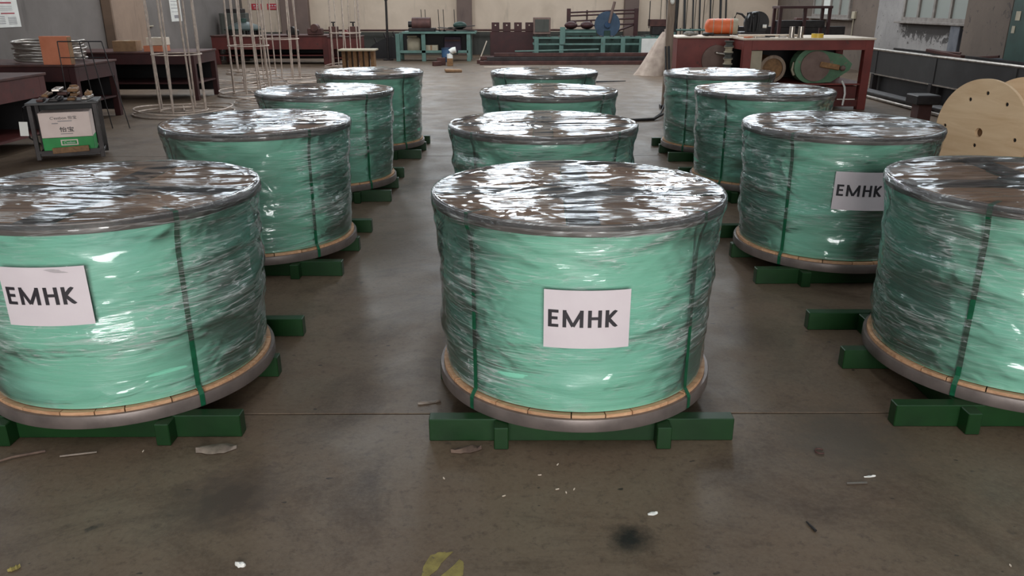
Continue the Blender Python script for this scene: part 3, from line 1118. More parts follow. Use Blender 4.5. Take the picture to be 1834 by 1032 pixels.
# thin black wire stand before the bench
t = thing('wire_stand', 'thin black wire frame standing beside the orange box', 'stand', (-5.85, 11.15, 0))
for x, lean in ((-0.30, 0.02), (0.0, 0.10), (0.12, 0.16), (0.30, 0.22)):
    MB().tube([(x + lean, -0.03, 0.0), (x + lean * 0.5, 0.0, 0.6), (x, 0.03, 1.16)], 0.007, 6).build('wire_leg', M['iron'], t, smooth=60)
MB().tube([(-0.30, 0.03, 1.16), (0.30, 0.03, 1.16)], 0.009, 6).tube([(-0.30, 0.03, 0.95), (0.30, 0.03, 0.95)], 0.006, 6).build('top_rail', M['black'], t)

# cartons on the second bench
for k, (x, y, z, sx, sz, m, lab) in enumerate(((-6.35, 14.75, 0.84, 0.34, 0.10, 'orangebox', 'flat orange carton lowest on the second left bench'),
                                               (-6.32, 14.77, 0.945, 0.30, 0.13, 'pale', 'pale carton on top of the flat orange carton'),
                                               (-6.9, 14.8, 0.84, 0.4, 0.18, 'card', 'brown carton at the left on the second left bench'))):
    t = thing('carton', lab, 'box', (x, y, z), R(5 * k - 4))
    MB().box((0, 0, sz / 2), (sx, 0.3, sz), bev=0.004).build('carton_body', M[m], t)
    MB().box((0, 0, sz + 0.0015), (0.05, 0.3, 0.002)).build('tape', M['cream'], t)

# grey trolley with the water carton inside
t = thing('tool_trolley', 'small grey steel trolley with scrap on top and a carton inside', 'trolley', (-4.97, 8.95, 0), R(21))
MB().box((0, 0, 0.622), (0.70, 0.50, 0.025), bev=0.004).build('top_plate', M['trough'], t)
for sx in (-1, 1):
    for sy in (-1, 1):
        MB().box((sx * 0.315, sy * 0.215, 0.315), (0.045, 0.045, 0.59), bev=0.003).build('leg', M['iron'], t)
MB().box((0, 0, 0.075), (0.64, 0.44, 0.03), bev=0.003).build('lower_tray', M['iron'], t)
MB().box((0, -0.232, 0.105), (0.62, 0.02, 0.03)).build('front_lip', M['iron'], t)
MB().box((0, 0.222, 0.35), (0.585, 0.012, 0.48)).build('back_or_shade_panel', M['black'], t)
MB().tube([(-0.33, 0.1, 0.62), (-0.43, 0.1, 0.56), (-0.46, 0.1, 0.40), (-0.42, 0.1, 0.22), (-0.33, 0.1, 0.15)], 0.01, 6).build('side_handle', M['iron'], t, smooth=60)

bx = thing('water_carton', 'white and green bottled-water carton inside the grey trolley', 'carton', (-4.955, 8.90, 0.092), R(21))
MB().box((0, 0, 0.295), (0.50, 0.30, 0.27), bev=0.004).build('carton_upper', M['carton'], bx)
MB().box((0, 0, 0.079), (0.502, 0.302, 0.158), bev=0.003).build('carton_base', M['cartongreen'], bx)
fy = -0.1525


def front_text(body, x0, x1, z0, z1, mat, name='lettering', bold=0.0, parent=bx, y=fy):
    t_, co = fit_text(text_mesh(body, 0.1, bold), x0, x1, z0, z1)
    out = np.stack([co[:, 0], np.full(len(co), y), co[:, 1]], -1)
    t_.vertices.foreach_set('co', out.ravel())
    t_.update()
    return link(name, t_, M[mat], parent)


front_text("C'estbon 怡宝", -0.14, 0.12, 0.355, 0.392, 'ink')
front_text('怡宝', -0.065, 0.075, 0.22, 0.275, 'ink', bold=0.01)
MB().box((0.0, fy, 0.338), (0.14, 0.001, 0.008)).box((0.0, fy, 0.20), (0.12, 0.001, 0.007)).box((-0.1, fy, 0.315), (0.06, 0.001, 0.008)).build('print_line', M['greyink'], bx)
MB().box((0.01, -0.1545, 0.105), (0.17, 0.004, 0.062), bev=0.001).build('badge', M['carton'], bx)
MB().box((0.01, -0.1572, 0.105), (0.145, 0.002, 0.04)).build('badge_field', M['cartongreen'], bx)
front_text("C'estbon", -0.045, 0.065, 0.092, 0.118, 'paper', y=-0.1585)

t = thing('paper_scrap', 'white paper sheet hanging on the left leg of the trolley', 'paper', (-5.235, 8.545, 0.30), R(21))
MB().box((0, 0, 0.075), (0.08, 0.004, 0.15), (0, R(4), 0)).build('sheet', M['white'], t)

# timber strip leaning in the tray front
t = thing('wood_offcut', 'brown timber offcut lying along the trolley front', 'wood', (-4.86, 8.705, 0.0905), R(21))
MB().box((0, 0, 0.036), (0.36, 0.022, 0.062), (0, R(-2), 0), 0.003).build('offcut', M['oldwood'], t)

rs = random.Random(12)
SCR = ['rusty flat offcut', 'dark bent bar', 'brown angle piece', 'bright short bolt bar', 'grey strip', 'rusty plate corner', 'brown wedge', 'dark pipe stub', 'shiny washer strip', 'black chunk']
for k in range(10):
    layer = 0 if k < 4 else 1 if k < 8 else 2
    x = (-0.22, -0.07, 0.08, 0.23, -0.15, 0.0, 0.13, 0.26, -0.04, 0.12)[k]
    y = rs.uniform(-0.08, 0.08)
    q = rotz(R(21)) @ Vector((x, y, 0))
    t = thing('scrap_piece', SCR[k] + ' in the scrap heap on top of the trolley', 'scrap', (-4.97 + q.x, 8.95 + q.y, 0.6365 + 0.052 * layer), R(21 + 90) + rs.uniform(-0.12, 0.12) if layer != 1 else R(21 + 90) + rs.uniform(-0.1, 0.1), 'scrap on the trolley')
    l, ww, hh = rs.uniform(0.22, 0.36), rs.uniform(0.06, 0.10), rs.uniform(0.025, 0.035)
    m = MB()
    m.box((0, 0, hh / 2), (l, ww, hh), None, 0.006)
    if k % 3 == 0:
        m.box((l / 3, 0.0, hh + 0.006), (0.06, ww * 0.7, 0.022), (0, 0, 0.4), 0.004)
    if k % 3 == 1:
        m.cyl((-l / 2, -0.01, hh + 0.006), (l / 3, 0.01, hh + 0.006), 0.010, seg=8)
    m.build('offcut', M[['rust', 'iron', 'card', 'steel', 'oldwood', 'rust', 'oldwood', 'card', 'steel', 'oldwood'][k]], t)
    MB().cyl((-l / 4, 0, hh), (-l / 4, 0, hh + 0.012), 0.012, seg=8).build('rivet', M['steel'], t)


# wire-rod cages
def rod_cage(label, x, y, r_in, r_base, n, seed, h=2.5, rod_r=0.015):
    t = thing('rod_cage', label, 'rod cage', (x, y, 0), 0, 'steel rod cages by the left wall')
    rs = random.Random(seed)

    def ring(r, z, rr, name, jig=0.0):
        MB().tube([(r * math.cos(a * 2 * PI / 40), r * math.sin(a * 2 * PI / 40), z + jig * math.sin(a * 2 * PI / 40 * 2 + seed)) for a in range(40)], rr, 6, True).build(name, M['wire'], t, smooth=60)
    ring(r_base, 0.014, 0.014, 'base_ring')
    ring(r_base * 0.97, 0.075, 0.012, 'base_ring', 0.02)
    ring(r_in, 0.045, 0.012, 'inner_ring')
    ring(r_in * 1.02, 0.90, 0.010, 'middle_ring')
    ring(r_in * 0.92, h - 0.15, 0.010, 'top_ring')
    for k in range(4):
        a = k * PI / 2 + 0.4
        MB().tube([(-r_base * math.cos(a) * (0 if k > 1 else 1), -r_base * math.sin(a) * (0 if k > 1 else 1), 0.03), (r_base * math.cos(a), r_base * math.sin(a), 0.03)], 0.011, 6).build('cross_bar', M['wire'], t)
    for k in range(n):
        a = 2 * PI * k / n + rs.uniform(-0.15, 0.15)
        b = a + rs.uniform(-0.12, 0.12)
        rt = r_in * rs.uniform(0.88, 1.0)
        MB().tube([(r_in * math.cos(a), r_in * math.sin(a), 0.03), (0.5 * (r_in + rt) * math.cos((a + b) / 2) + rs.uniform(-0.02, 0.02), 0.5 * (r_in + rt) * math.sin((a + b) / 2), h * 0.5),
                   (rt * math.cos(b), rt * math.sin(b), h)], rod_r, 6).build('rod', M['wire'], t, smooth=60)


rod_cage('nearest steel rod cage beside the trolley, wide floor ring', -5.22, 12.8, 0.36, 0.76, 8, 1)
rod_cage('second steel rod cage, close behind the nearest one', -4.93, 15.45, 0.36, 0.64, 8, 2)
rod_cage('third steel rod cage, left of the far left drums', -5.2, 18.5, 0.42, 0.9, 9, 3)
rod_cage('farthest steel rod cage, beside the small pale table', -4.45, 22.2, 0.4, 0.62, 9, 4)
rod_cage('steel rod cage close to the left wall behind the third one', -6.5, 20.4, 0.36, 0.6, 8, 6)

# loose wire rings lying on the floor by the cages
for k, (x, y, r, lab) in enumerate(((-4.2, 14.1, 0.62, 'loose wire hoop lying between first and second rod cage'), (-4.15, 16.9, 0.55, 'loose wire hoop lying before the third rod cage'),
                                    (-5.75, 16.9, 0.6, 'loose wire hoop lying left of the second rod cage'))):
    m = MB()
    for q in range(3):
        m.tube([(r * (1 - 0.05 * q) * math.cos(a * PI / 20), r * (1 - 0.05 * q) * math.sin(a * PI / 20), 0.015 + 0.03 * q + 0.02 * q * math.sin(a * PI / 10 + k)) for a in range(40)], 0.011, 6, True)
    o = m.build('wire_hoop', M['wire'], None, 60, (x, y, 0.012))
    tag(o, lab, 'wire hoop', 'loose wire hoops')

# items on the back-left benches
t = thing('motor_cover', 'dark green domed motor cover on the back-left bench', 'motor', (-7.7, 23.9, 0.80))
MB().lathe([(0.0, 0.36), (0.15, 0.35), (0.40, 0.26), (0.55, 0.17), (0.55, 0.13), (0.0, 0.13)], 28, closed=False).build('dome', M['deepgreen'], t, smooth=45)
for k in range(6):
    a = k * PI / 3
    MB().cyl((0.4 * math.cos(a), 0.4 * math.sin(a), 0), (0.4 * math.cos(a), 0.4 * math.sin(a), 0.14), 0.06, seg=10).build('foot', M['iron'], t)
MB().cyl((0, 0, 0.35), (0, 0, 0.45), 0.10, seg=14).build('cap', M['tealdark'], t)
t = thing('grey_cabinet', 'grey steel control cabinet in the far left corner behind the rod cages', 'cabinet', (-8.4, 25.4, 0))
MB().box((0, 0, 0.70), (0.8, 0.6, 1.36), bev=0.01).build('cabinet_body', M['dado'], t)
MB().box((0.0, -0.31, 0.8), (0.70, 0.02, 1.1), bev=0.004).build('door', M['dado'], t)
MB().box((0.28, -0.33, 0.8), (0.03, 0.02, 0.14)).build('handle', M['iron'], t)
MB().box((0, 0, 1.44), (0.5, 0.4, 0.12), bev=0.01).build('top_housing', M['iron'], t)
for k, x in enumerate((-4.97, -4.42)):
    t = thing('clamp', 'iron screw clamp on the %s end of the narrow red-brown bench' % ('left', 'right')[k], 'clamp', (x, 23.2, 0.78))
    MB().box((0, 0, 0.13), (0.24, 0.2, 0.26), bev=0.01).build('clamp_body', M['rust'], t)
    MB().cyl((0, 0, 0.26), (0, 0, 0.36), 0.025, seg=8).build('screw', M['iron'], t)
    MB().box((0, 0, 0.37), (0.16, 0.03, 0.03)).build('bar_handle', M['iron'], t)
for k, (x, y, s_, m, lab) in enumerate(((-5.6, 23.7, 0.26, 'rust', 'rusty gearbox casing on the back-left bench'), (-6.25, 23.7, 0.2, 'iron', 'dark iron casting on the back-left bench'),
                                        (-4.69, 23.5, 0.14, 'redlit', 'small reddish casting midway along the narrow bench'))):
    t = thing('casting', lab, 'casting', (x, y, 0.80 if x < -5.2 else 0.78))
    MB().box((0, 0, s_ * 0.35), (s_ * 1.6, s_, s_ * 0.7), bev=0.02).build('casting_body', M[m], t)
    MB().cyl((0, -s_ * 0.6, s_ * 0.75), (0, s_ * 0.6, s_ * 0.75), s_ * 0.4, seg=14).build('bearing', M[m], t, smooth=40)

# small pale table with boards under it
t = thing('small_table', 'small pale-topped table on brown boards beside the far rod cage', 'table', (-3.95, 21.2, 0))
MB().box((0, 0, 0.52), (0.95, 0.55, 0.04), bev=0.005).build('table_top', M['cream'], t)
for k in range(6):
    MB().box((-0.36 + k * 0.145, 0.0 + 0.05 * (k % 2), 0.25), (0.09, 0.3, 0.499), bev=0.004).build('board', M['oldwood'], t)

# ------------------------------------------------------------------ back of the hall
t = thing('peg_cradle', 'black curved steel cradle with upright pegs against the back wall', 'cradle', (-3.99, 25.6, 0))
pr = [(-0.62, 0.0), (0.5, 0.0), (0.5, 0.62), (0.3, 0.66), (0.0, 0.58), (-0.3, 0.42), (-0.62, 0.12)]
MB().prism(pr, -0.08, 0.08, Matrix.Translation((0, 0, 0.02)) @ Matrix.Rotation(R(90), 4, 'X')).build('cradle_plate', M['black'], t)
for x, z in ((-0.5, 0.22), (-0.18, 0.48), (0.12, 0.62), (0.4, 0.66)):
    MB().cyl((x, 0, z - 0.02), (x - 0.08, 0, z + 0.16), 0.025, seg=8).build('peg', M['iron'], t)
o = MB().cyl((0, 0, 0), (0.02, 0, 1.72), 0.035, seg=10).cyl((0, 0, 0), (0, 0, 0.03), 0.16, seg=16).cyl((0.02, 0, 1.72), (0.02, 0, 1.80), 0.05, seg=10).build(
    'pole', M['iron'], None, 40, (-3.78, 25.15, 0))
tag(o, 'lone dark iron pole standing before the black cradle', 'pole')

t = thing('steel_table', 'teal steel table at the back wall with scrap motors on top', 'table', (-2.28, 25.1, 0))
MB().box((0.12, 0, 0.82), (2.2, 1.0, 0.06), bev=0.006).build('table_top', M['teal'], t)
for x in (-1.12, -0.35, 1.0):
    MB().box((x, -0.42, 0.395), (0.12, 0.1, 0.789), bev=0.005).build('leg', M['teal'], t)
for x in (-1.12, 1.0):
    MB().box((x, 0.42, 0.395), (0.12, 0.1, 0.789), bev=0.005).build('leg', M['teal'], t)
MB().box((-0.38, -0.44, 0.28), (1.36, 0.06, 0.07)).build('rail', M['teal'], t)
MB().box((0.83, -0.44, 0.28), (0.3, 0.06, 0.07)).build('rail', M['teal'], t)
MB().box((-0.1, 0.05, 0.24), (2.1, 0.8, 0.03)).build('lower_shelf', M['tealdark'], t)
MB().box((-0.1, 0.44, 0.52), (2.1, 0.02, 0.5)).build('back_or_shade_panel', M['black'], t)
t = thing('motor', 'rusty red motor coil heaped on the teal table', 'motor', (-2.68, 25.0, 0.85))
MB().cyl((-0.3, 0, 0.2), (0.25, 0, 0.2), 0.2, seg=18).build('casing', M['rust'], t, smooth=40)
MB().box((0, 0, 0.05), (0.8, 0.5, 0.1), bev=0.02).build('base', M['iron'], t)
MB().cyl((-0.3, 0, 0.2), (-0.42, 0, 0.2), 0.09, seg=12).build('shaft', M['iron'], t)
for k in range(5):
    x = [-2.72, -2.60, -2.2, -2.05, -1.72][k]
    o = MB().cyl((0, 0, 0), (-0.02, 0, 0.62), 0.011, seg=6).cyl((0, 0, 0), (0, 0, 0.03), 0.04, seg=8).build('thin_rod', M['iron'], None, None, (x, 25.32, 0.85))
    tag(o, '%s thin upright rod behind the red motor on the teal table' % ('leftmost', 'second', 'middle', 'fourth', 'rightmost')[k], 'rod', 'thin rods on the teal table')
t = thing('scrap_sheet', 'dark bent sheet metal lying right on the teal table', 'sheet metal', (-1.65, 25.0, 0.85))
MB().box((0, 0, 0.06), (1.1, 0.6, 0.02), (0, R(5), 0)).box((0.15, 0, 0.13), (0.8, 0.45, 0.02), (0, R(-4), 0)).build('sheet', M['iron'], t)
MB().sphere((0.1, 0, 0.17), 0.16, (1.3, 1, 0.7)).build('bundle', M['tealdark'], t, smooth=60)
t = thing('blue_drum', 'small blue drum under the right end of the teal table', 'drum', (-1.92, 24.42, 0))
MB().lathe([(0.0, 0.0), (0.15, 0.0), (0.16, 0.02), (0.155, 0.14), (0.162, 0.15), (0.155, 0.16), (0.16, 0.36), (0.15, 0.38), (0.0, 0.38)], 20, closed=False).build('drum_body', M['blue'], t, smooth=40)
MB().lathe([(0.15, 0.375), (0.166, 0.375), (0.166, 0.40), (0.15, 0.40)], 20).build('lid_ring', M['bluewash'], t)
t = thing('pale_sack', 'pale paper sack standing under the teal table', 'sack', (-2.95, 25.0, 0.257))
MB().box((0, 0, 0.21), (0.4, 0.3, 0.42), bev=0.05).build('sack_body', M['cream'], t, smooth=60)
MB().box((-0.05, 0, 0.44), (0.3, 0.06, 0.06), bev=0.01).build('folded_top', M['cream'], t)
t = thing('low_carton', 'low beige carton on the shelf of the teal table', 'box', (-2.42, 24.95, 0.257))
MB().box((0, 0, 0.1), (0.4, 0.3, 0.2), bev=0.004).build('carton_body', M['cream'], t)
MB().box((0, -0.151, 0.1), (0.05, 0.003, 0.19)).build('tape', M['card'], t)
t = thing('purple_box', 'dark purple crate on the shelf of the teal table', 'crate', (-1.78, 25.1, 0.257))
MB().box((0, 0, 0.22), (0.5, 0.4, 0.44), bev=0.01).build('crate_body', mk('purple_paint', (62, 44, 62), (46, 34, 48), 0.6), t)
MB().box((0, -0.205, 0.33), (0.46, 0.02, 0.05)).build('slat', M['rust'], t)

# white elbow on a brown block, floor clutter round it
t = thing('pipe_elbow', 'white pipe elbow standing on a brown block before the back wall', 'pipe', (-1.72, 22.9, 0.0))
MB().tube([(0, 0, 0.20), (0, 0, 0.30), (0.03, 0, 0.37), (0.09, 0, 0.41), (0.17, 0, 0.42)], 0.085, 14).build('elbow', M['white'], t, smooth=50)
MB().box((0, 0, 0.10), (0.16, 0.16, 0.20), bev=0.006).build('block', M['oldwood'], t)
for k, (x, y, a, lab) in enumerate(((-1.98, 23.1, 8, 'rust-red brick left of the white elbow, upright'), (-2.08, 22.8, 40, 'rust-red brick left of the white elbow, lying'))):
    o = MB().box((0, 0, 0.06 + 0.04 * (k == 0)), (0.24, 0.12, 0.12 + 0.08 * (k == 0)), bev=0.006).build('brick', M['rust'], None, None, (x, y, 0), (0, 0, R(a)))
    tag(o, lab, 'brick')
o = MB().box((0, 0, 0.03), (0.42, 0.3, 0.06), (0, R(2), 0), 0.01).build('flat_card', M['card'], None, None, (-1.48, 20.7, 0.006), (0, 0, R(10)))
tag(o, 'flat brown cardboard lying on the floor before the white elbow', 'cardboard')

# castellated red rack
t = thing('slotted_rack', 'maroon slotted steel rack with four square posts at back wall', 'rack', (0.02, 25.5, 0))
MB().box((0, 0, 0.42), (1.36, 0.10, 0.80), bev=0.006).build('rack_plate', M['maroon'], t)
for k in range(4):
    x = -0.51 + k * 0.345
    p = MB().box((x, 0, 0.955), (0.235, 0.11, 0.268), bev=0.005).build('post', M['maroon'], t)
    MB().cyl((x, -0.054, 1.01), (x, -0.058, 1.01), 0.022, seg=10).build('peg_hole', M['pale'], p)
for x in (-0.5, 0.5):
    MB().box((x, 0, 0.012), (0.14, 0.5, 0.022)).build('foot', M['maroon'], t)

# teal conveyor frame
t = thing('conveyor_frame', 'long low teal roller conveyor frame along the back wall', 'conveyor', (2.75, 25.1, 0))
for z in (0.66, 0.48, 0.20):
    MB().box((0, -0.3, z), (4.2, 0.06, 0.05)).build('rail', M['teal'], t)
    MB().box((0, 0.3, z), (4.2, 0.06, 0.05)).build('rail', M['teal'], t)
for x in (-2.0, -1.25, 0.0, 0.6, 1.15, 2.0):
    MB().box((x, -0.305, 0.34), (0.13, 0.075, 0.68), bev=0.004).build('leg', M['teal'], t)
    MB().box((x, 0.305, 0.34), (0.13, 0.075, 0.68), bev=0.004).build('leg', M['teal'], t)
MB().box((-1.22, -0.36, 0.72), (0.16, 0.03, 0.5), bev=0.004).build('guide_post', M['teal'], t)
MB().box((0, 0.1, 0.34), (4.0, 0.03, 0.6)).build('inner_panel', M['tealdark'], t)
for k in range(13):
    MB().cyl((-1.9 + k * 0.315, -0.27, 0.66), (-1.9 + k * 0.315, 0.27, 0.66), 0.05, seg=10).build('roller', M['iron'], t, smooth=50)
for k, (x, lab) in enumerate(((4.3, 'white sheet hung on the right end of the teal conveyor'),)):
    t = thing('white_sheet', lab, 'sheet', (x, 24.74, 0.22))
    MB().box((0, 0, 0.21), (0.8, 0.012, 0.42), (R(2), 0, 0)).build('sheet', M['white'], t)
t = thing('monitor', 'old beige box monitor on the left end of the teal conveyor', 'monitor', (0.92, 25.15, 0.715))
MB().box((0, 0.05, 0.28), (0.52, 0.4, 0.48), bev=0.012).build('housing', M['dust'], t)
MB().box((0, -0.155, 0.29), (0.42, 0.02, 0.36), bev=0.004).build('screen', M['dado'], t)
MB().box((0, 0.05, 0.02), (0.3, 0.3, 0.04)).build('foot', M['iron'], t)
t = thing('green_case', 'flat green steel case on the teal conveyor right of guide post', 'case', (2.05, 25.05, 0.715))
MB().box((0, 0, 0.09), (1.0, 0.45, 0.18), bev=0.01).build('case_body', M['tealdark'], t)
MB().box((0, -0.235, 0.12), (0.96, 0.02, 0.06)).build('edge_strip', M['teal'], t)
for k, x in enumerate((1.80, 2.28)):
    o = MB().sphere((0, 0, 0.11), 0.16, (1.25, 1, 0.72)).box((0.12, 0, 0.2), (0.08, 0.06, 0.06), bev=0.015).build('cloth_bundle', M['maroon'], None, 60, (x, 25.1, 0.90))
    tag(o, 'dark red cloth bundle %s on the flat green case' % ('left', 'right')[k], 'bundle')

# dark red rail rack with the blue wheel
t = thing('rail_rack', 'dark red pipe-rail rack standing behind the teal conveyor', 'rack', (2.9, 26.5, 0))
for x in (-1.08, 1.06):
    MB().box((x, 0, 0.74), (0.12, 0.10, 1.48), bev=0.005).build('upright', M['maroon'], t)
    MB().box((x, 0.3, 0.015), (0.12, 0.9, 0.03)).build('foot', M['maroon'], t)
MB().box((-0.5, 0, 1.18), (0.05, 0.05, 0.5)).build('upright', M['maroon'], t)
for z in (1.40, 1.30, 1.14, 0.98):
    MB().tube([(-1.05, -0.02, z - 0.04), (1.03, -0.02, z + 0.04)], 0.025, 8).build('rail', M['maroon'], t, smooth=50)
MB().tube([(0.35, 0, 0.75), (1.03, 0, 1.0)], 0.03, 8).build('brace', M['maroon'], t)
t = thing('lever_disc', 'blue disc wheel with a tall lever behind the teal conveyor', 'wheel', (3.02, 26.2, 0))
MB().cyl((0, 0.04, 1.0), (0, -0.04, 1.0), 0.40, seg=36).build('disc', M['bluewash'], t, smooth=40)
MB().cyl((0, -0.04, 1.0), (0, -0.10, 1.0), 0.09, seg=16).build('hub', M['blue'], t, smooth=40)
MB().tube([(0.05, -0.08, 1.05), (0.14, -0.08, 1.45), (0.2, -0.08, 1.68)], 0.045, 8).build('lever', M['dust'], t, smooth=50)
MB().box((0, 0, 0.3), (0.3, 0.14, 0.6), bev=0.02).build('pedestal', M['tealdark'], t)
MB().box((0, 0, 0.70), (0.2, 0.12, 0.25), bev=0.01).build('bearing_block', M['tealdark'], t)
# dark press near the conveyor's right end
t = thing('dark_press', 'dark red-brown press on a green bed right of the blue wheel', 'press', (4.62, 26.0, 0))
MB().box((0, 0, 0.35), (0.9, 0.6, 0.7), bev=0.02).build('bed', M['tealdark'], t)
MB().box((0, 0, 0.83), (0.5, 0.4, 0.26), bev=0.02).build('frame_block', M['iron'], t)
MB().prism([(-0.32, 0.96), (0.5, 0.96), (0.2, 1.16), (-0.32, 1.16)], -0.2, 0.2, Matrix.Rotation(R(90), 4, 'X')).build('head', M['rust'], t)
MB().cyl((0.36, -0.2, 0.76), (0.36, -0.34, 0.76), 0.11, seg=16).build('flywheel', M['teal'], t, smooth=40)
MB().cyl((-0.33, -0.1, 0.9), (-0.33, -0.1, 1.7), 0.014, seg=8).build('rod', M['iron'], t)

# long bars stacked on the floor
BARS = [(-0.9, 4.2, 23.2, 0.05, 'rust'), (-0.8, 4.3, 23.45, 0.05, 'iron'), (-1.0, 4.0, 23.7, 0.05, 'rust'), (-0.6, 4.4, 23.95, 0.05, 'maroon'), (-0.9, 4.2, 24.2, 0.05, 'rust'),
        (-0.7, 4.1, 23.35, 0.15, 'iron'), (-0.9, 4.3, 23.62, 0.15, 'rust'), (-0.8, 4.0, 23.9, 0.15, 'maroon'), (-0.5, 4.2, 23.55, 0.25, 'rust')]
WORD = ['nearest of the floor', 'second of the floor', 'third of the floor', 'fourth of the floor', 'rearmost of the floor', 'front one of the middle', 'central one of the middle', 'rear one of the middle', 'single one of the top']
for k, (x0, x1, y, z, m) in enumerate(BARS):
    t = MB().box((0, 0, 0), (x1 - x0, 0.14, 0.098), bev=0.006).build('steel_bar', M[m], None, None, ((x0 + x1) / 2, y, z + 0.001))
    tag(t, 'long dark steel bar before the conveyor, %s layer' % WORD[k], 'steel bar', 'steel bars stacked on the floor')
o = MB().box((0, 0, 0), (1.1, 0.10, 0.012), bev=0.002).build('pale_lath', M['pale'], None, None, (-0.2, 22.3, 0.007), (0, 0, R(3)))
tag(o, 'pale lath lying on the floor before the steel bars', 'lath')
o = MB().box((0, 0, 0), (2.4, 0.08, 0.03), (0, R(-1.2), 0)).build('pale_lath', M['teal'], None, None, (1.3, 23.6, 0.37))
tag(o, 'long greenish lath lying on top of the steel bars', 'lath')
t = thing('leaning_stick', 'thin pale stick leaning left of the maroon slotted rack', 'stick', (-0.98, 25.0, 0))
MB().tube([(0, 0, 0), (0.22, 0.35, 0.55)], 0.018, 8).build('stick', M['pale'], t)

# bars leaning at the back wall door
for k, x in enumerate((5.12, 5.42, 5.70, 5.98, 6.20, 6.55, 6.88, 7.06)):
    o = MB().box((0, 0, 0), (0.07 if k in (1, 2, 6) else 0.045, 0.05, 2.6), bev=0.004).build('leaning_bar', M['black'], None, None, (x, 27.30, 1.30), (R(-12), 0, 0))
    o.location = (x, 27.48, 1.285)
    tag(o, '%s black steel bar leaning on the pale boarded door' % ('first', 'second', 'third', 'fourth', 'fifth', 'sixth', 'seventh', 'last')[k] + ' from the left', 'steel bar', 'black bars leaning on the door')
t = thing('low_railing', 'low teal railing before the leaning black bars', 'railing', (5.6, 26.7, 0))
for z in (0.82, 0.55):
    MB().tube([(-0.85, 0, z), (0.85, 0, z)], 0.03, 8).build('rail', M['teal'], t)
for k in range(6):
    MB().box((-0.8 + k * 0.32, 0, 0.44), (0.03, 0.03, 0.88)).build('baluster', M['iron'], t)
t = thing('dark_machine', 'long dark brown machine rail behind the orange motor', 'machine', (6.5, 20.4, 0))
MB().box((0, 0, 0.95), (3.3, 0.3, 0.28), bev=0.01).build('rail', M['iron'], t)
for x in (-1.4, 0, 1.4):
    MB().box((x, 0, 0.405), (0.2, 0.26, 0.81), bev=0.01).build('leg', M['iron'], t)
MB().box((0.6, 0, 1.19), (0.3, 0.2, 0.2), bev=0.01).build('head', M['rust'], t)

# ------------------------------------------------------------------ sack, post, hose
def sack():
    C, n = 40, 16
    P = np.zeros((n + 1, C, 3))
    rs_ = np.random.RandomState(4)
    ph = rs_.uniform(0, 6.28, 6)
    for i in range(n + 1):
        t_ = i / n
        z = 0.98 * t_
        ww = 0.34 * (1 - t_) ** 0.8 + 0.06
        dd = 0.26 * (1 - t_) ** 0.7 + 0.05
        cx = -0.02 + 0.30 * t_ ** 0.8
        for j in range(C):
            a = 2 * PI * j / C
            f = 1 + 0.10 * math.sin(3 * a + ph[0] + t_ * 2) + 0.06 * math.sin(7 * a + ph[1] + 3 * t_)
            P[i, j] = (cx + ww * f * math.cos(a), dd * f * math.sin(a), z + 0.02 * math.sin(5 * a) * t_)
    me = grid_mesh('cloth_sack', P[::-1], lambda i, j: np.stack([j / C, i / n], -1), [M['cloth']], lambda i, j: 0 * i)
    return me


t = thing('cloth_sack', 'pale slumped cloth sack leaning beside the wooden post', 'sack', (3.38, 19.7, 0))
link('sack_body', sack(), None, t)
MB().tube([(0.31, 0, 0.95), (0.30, 0, 1.04), (0.34, 0.02, 1.08)], 0.05, 8).build('tied_neck', M['cloth'], t, smooth=60)
t = thing('wooden_post', 'tan wooden post with white insulator before the red machine', 'post', (2.53, 13.25, 0))
MB().box((0, 0, 1.1), (0.115, 0.10, 2.2), bev=0.006).build('post_shaft', M['post_wood'], t)
MB().box((0, 0, 0.03), (0.17, 0.17, 0.06), bev=0.006).build('foot_plate', M['iron'], t)
MB().sphere((0.0, -0.075, 1.66), 0.035, (1, 1, 1.4)).build('insulator', M['white'], t, smooth=60)
MB().tube([(0.075, -0.02, 2.1), (0.085, -0.06, 1.6), (0.07, -0.05, 1.2)], 0.02, 6).build('cable_drop', M['rubber'], t, smooth=60)
for k, (dx, lab) in enumerate(((0.0, 'thin black hose drooping from the post to the floor'), (0.05, 'thick black hose drooping from the post to the floor'))):
    pts = [(2.46 + dx, 13.15, 0.98), (2.45 + dx, 12.95, 0.66), (2.42 + dx, 12.7, 0.38), (2.36 + dx, 12.4, 0.17), (2.25 + dx, 12.1, 0.06), (2.1, 11.85 - dx, 0.022), (1.8, 11.75 - dx, 0.022), (1.3, 11.9 - dx, 0.022), (0.9, 12.3, 0.022)]
    o = MB().tube(pts, 0.014 + 0.006 * k, 8).build('hose', M['rubber'], None, 60)
    tag(o, lab, 'hose')
t = thing('floor_rod', 'dark pointed rod lying on the floor behind the middle line', 'rod', (0.9, 17.5, 0))
MB().cyl((0, 0, 0.03), (1.6, 0.3, 0.03), 0.03, 0.008, seg=8).cyl((0, -0.2, 0.03), (1.6, 0.3, 0.03), 0.025, 0.008, seg=8).build('rod', M['black'], t)

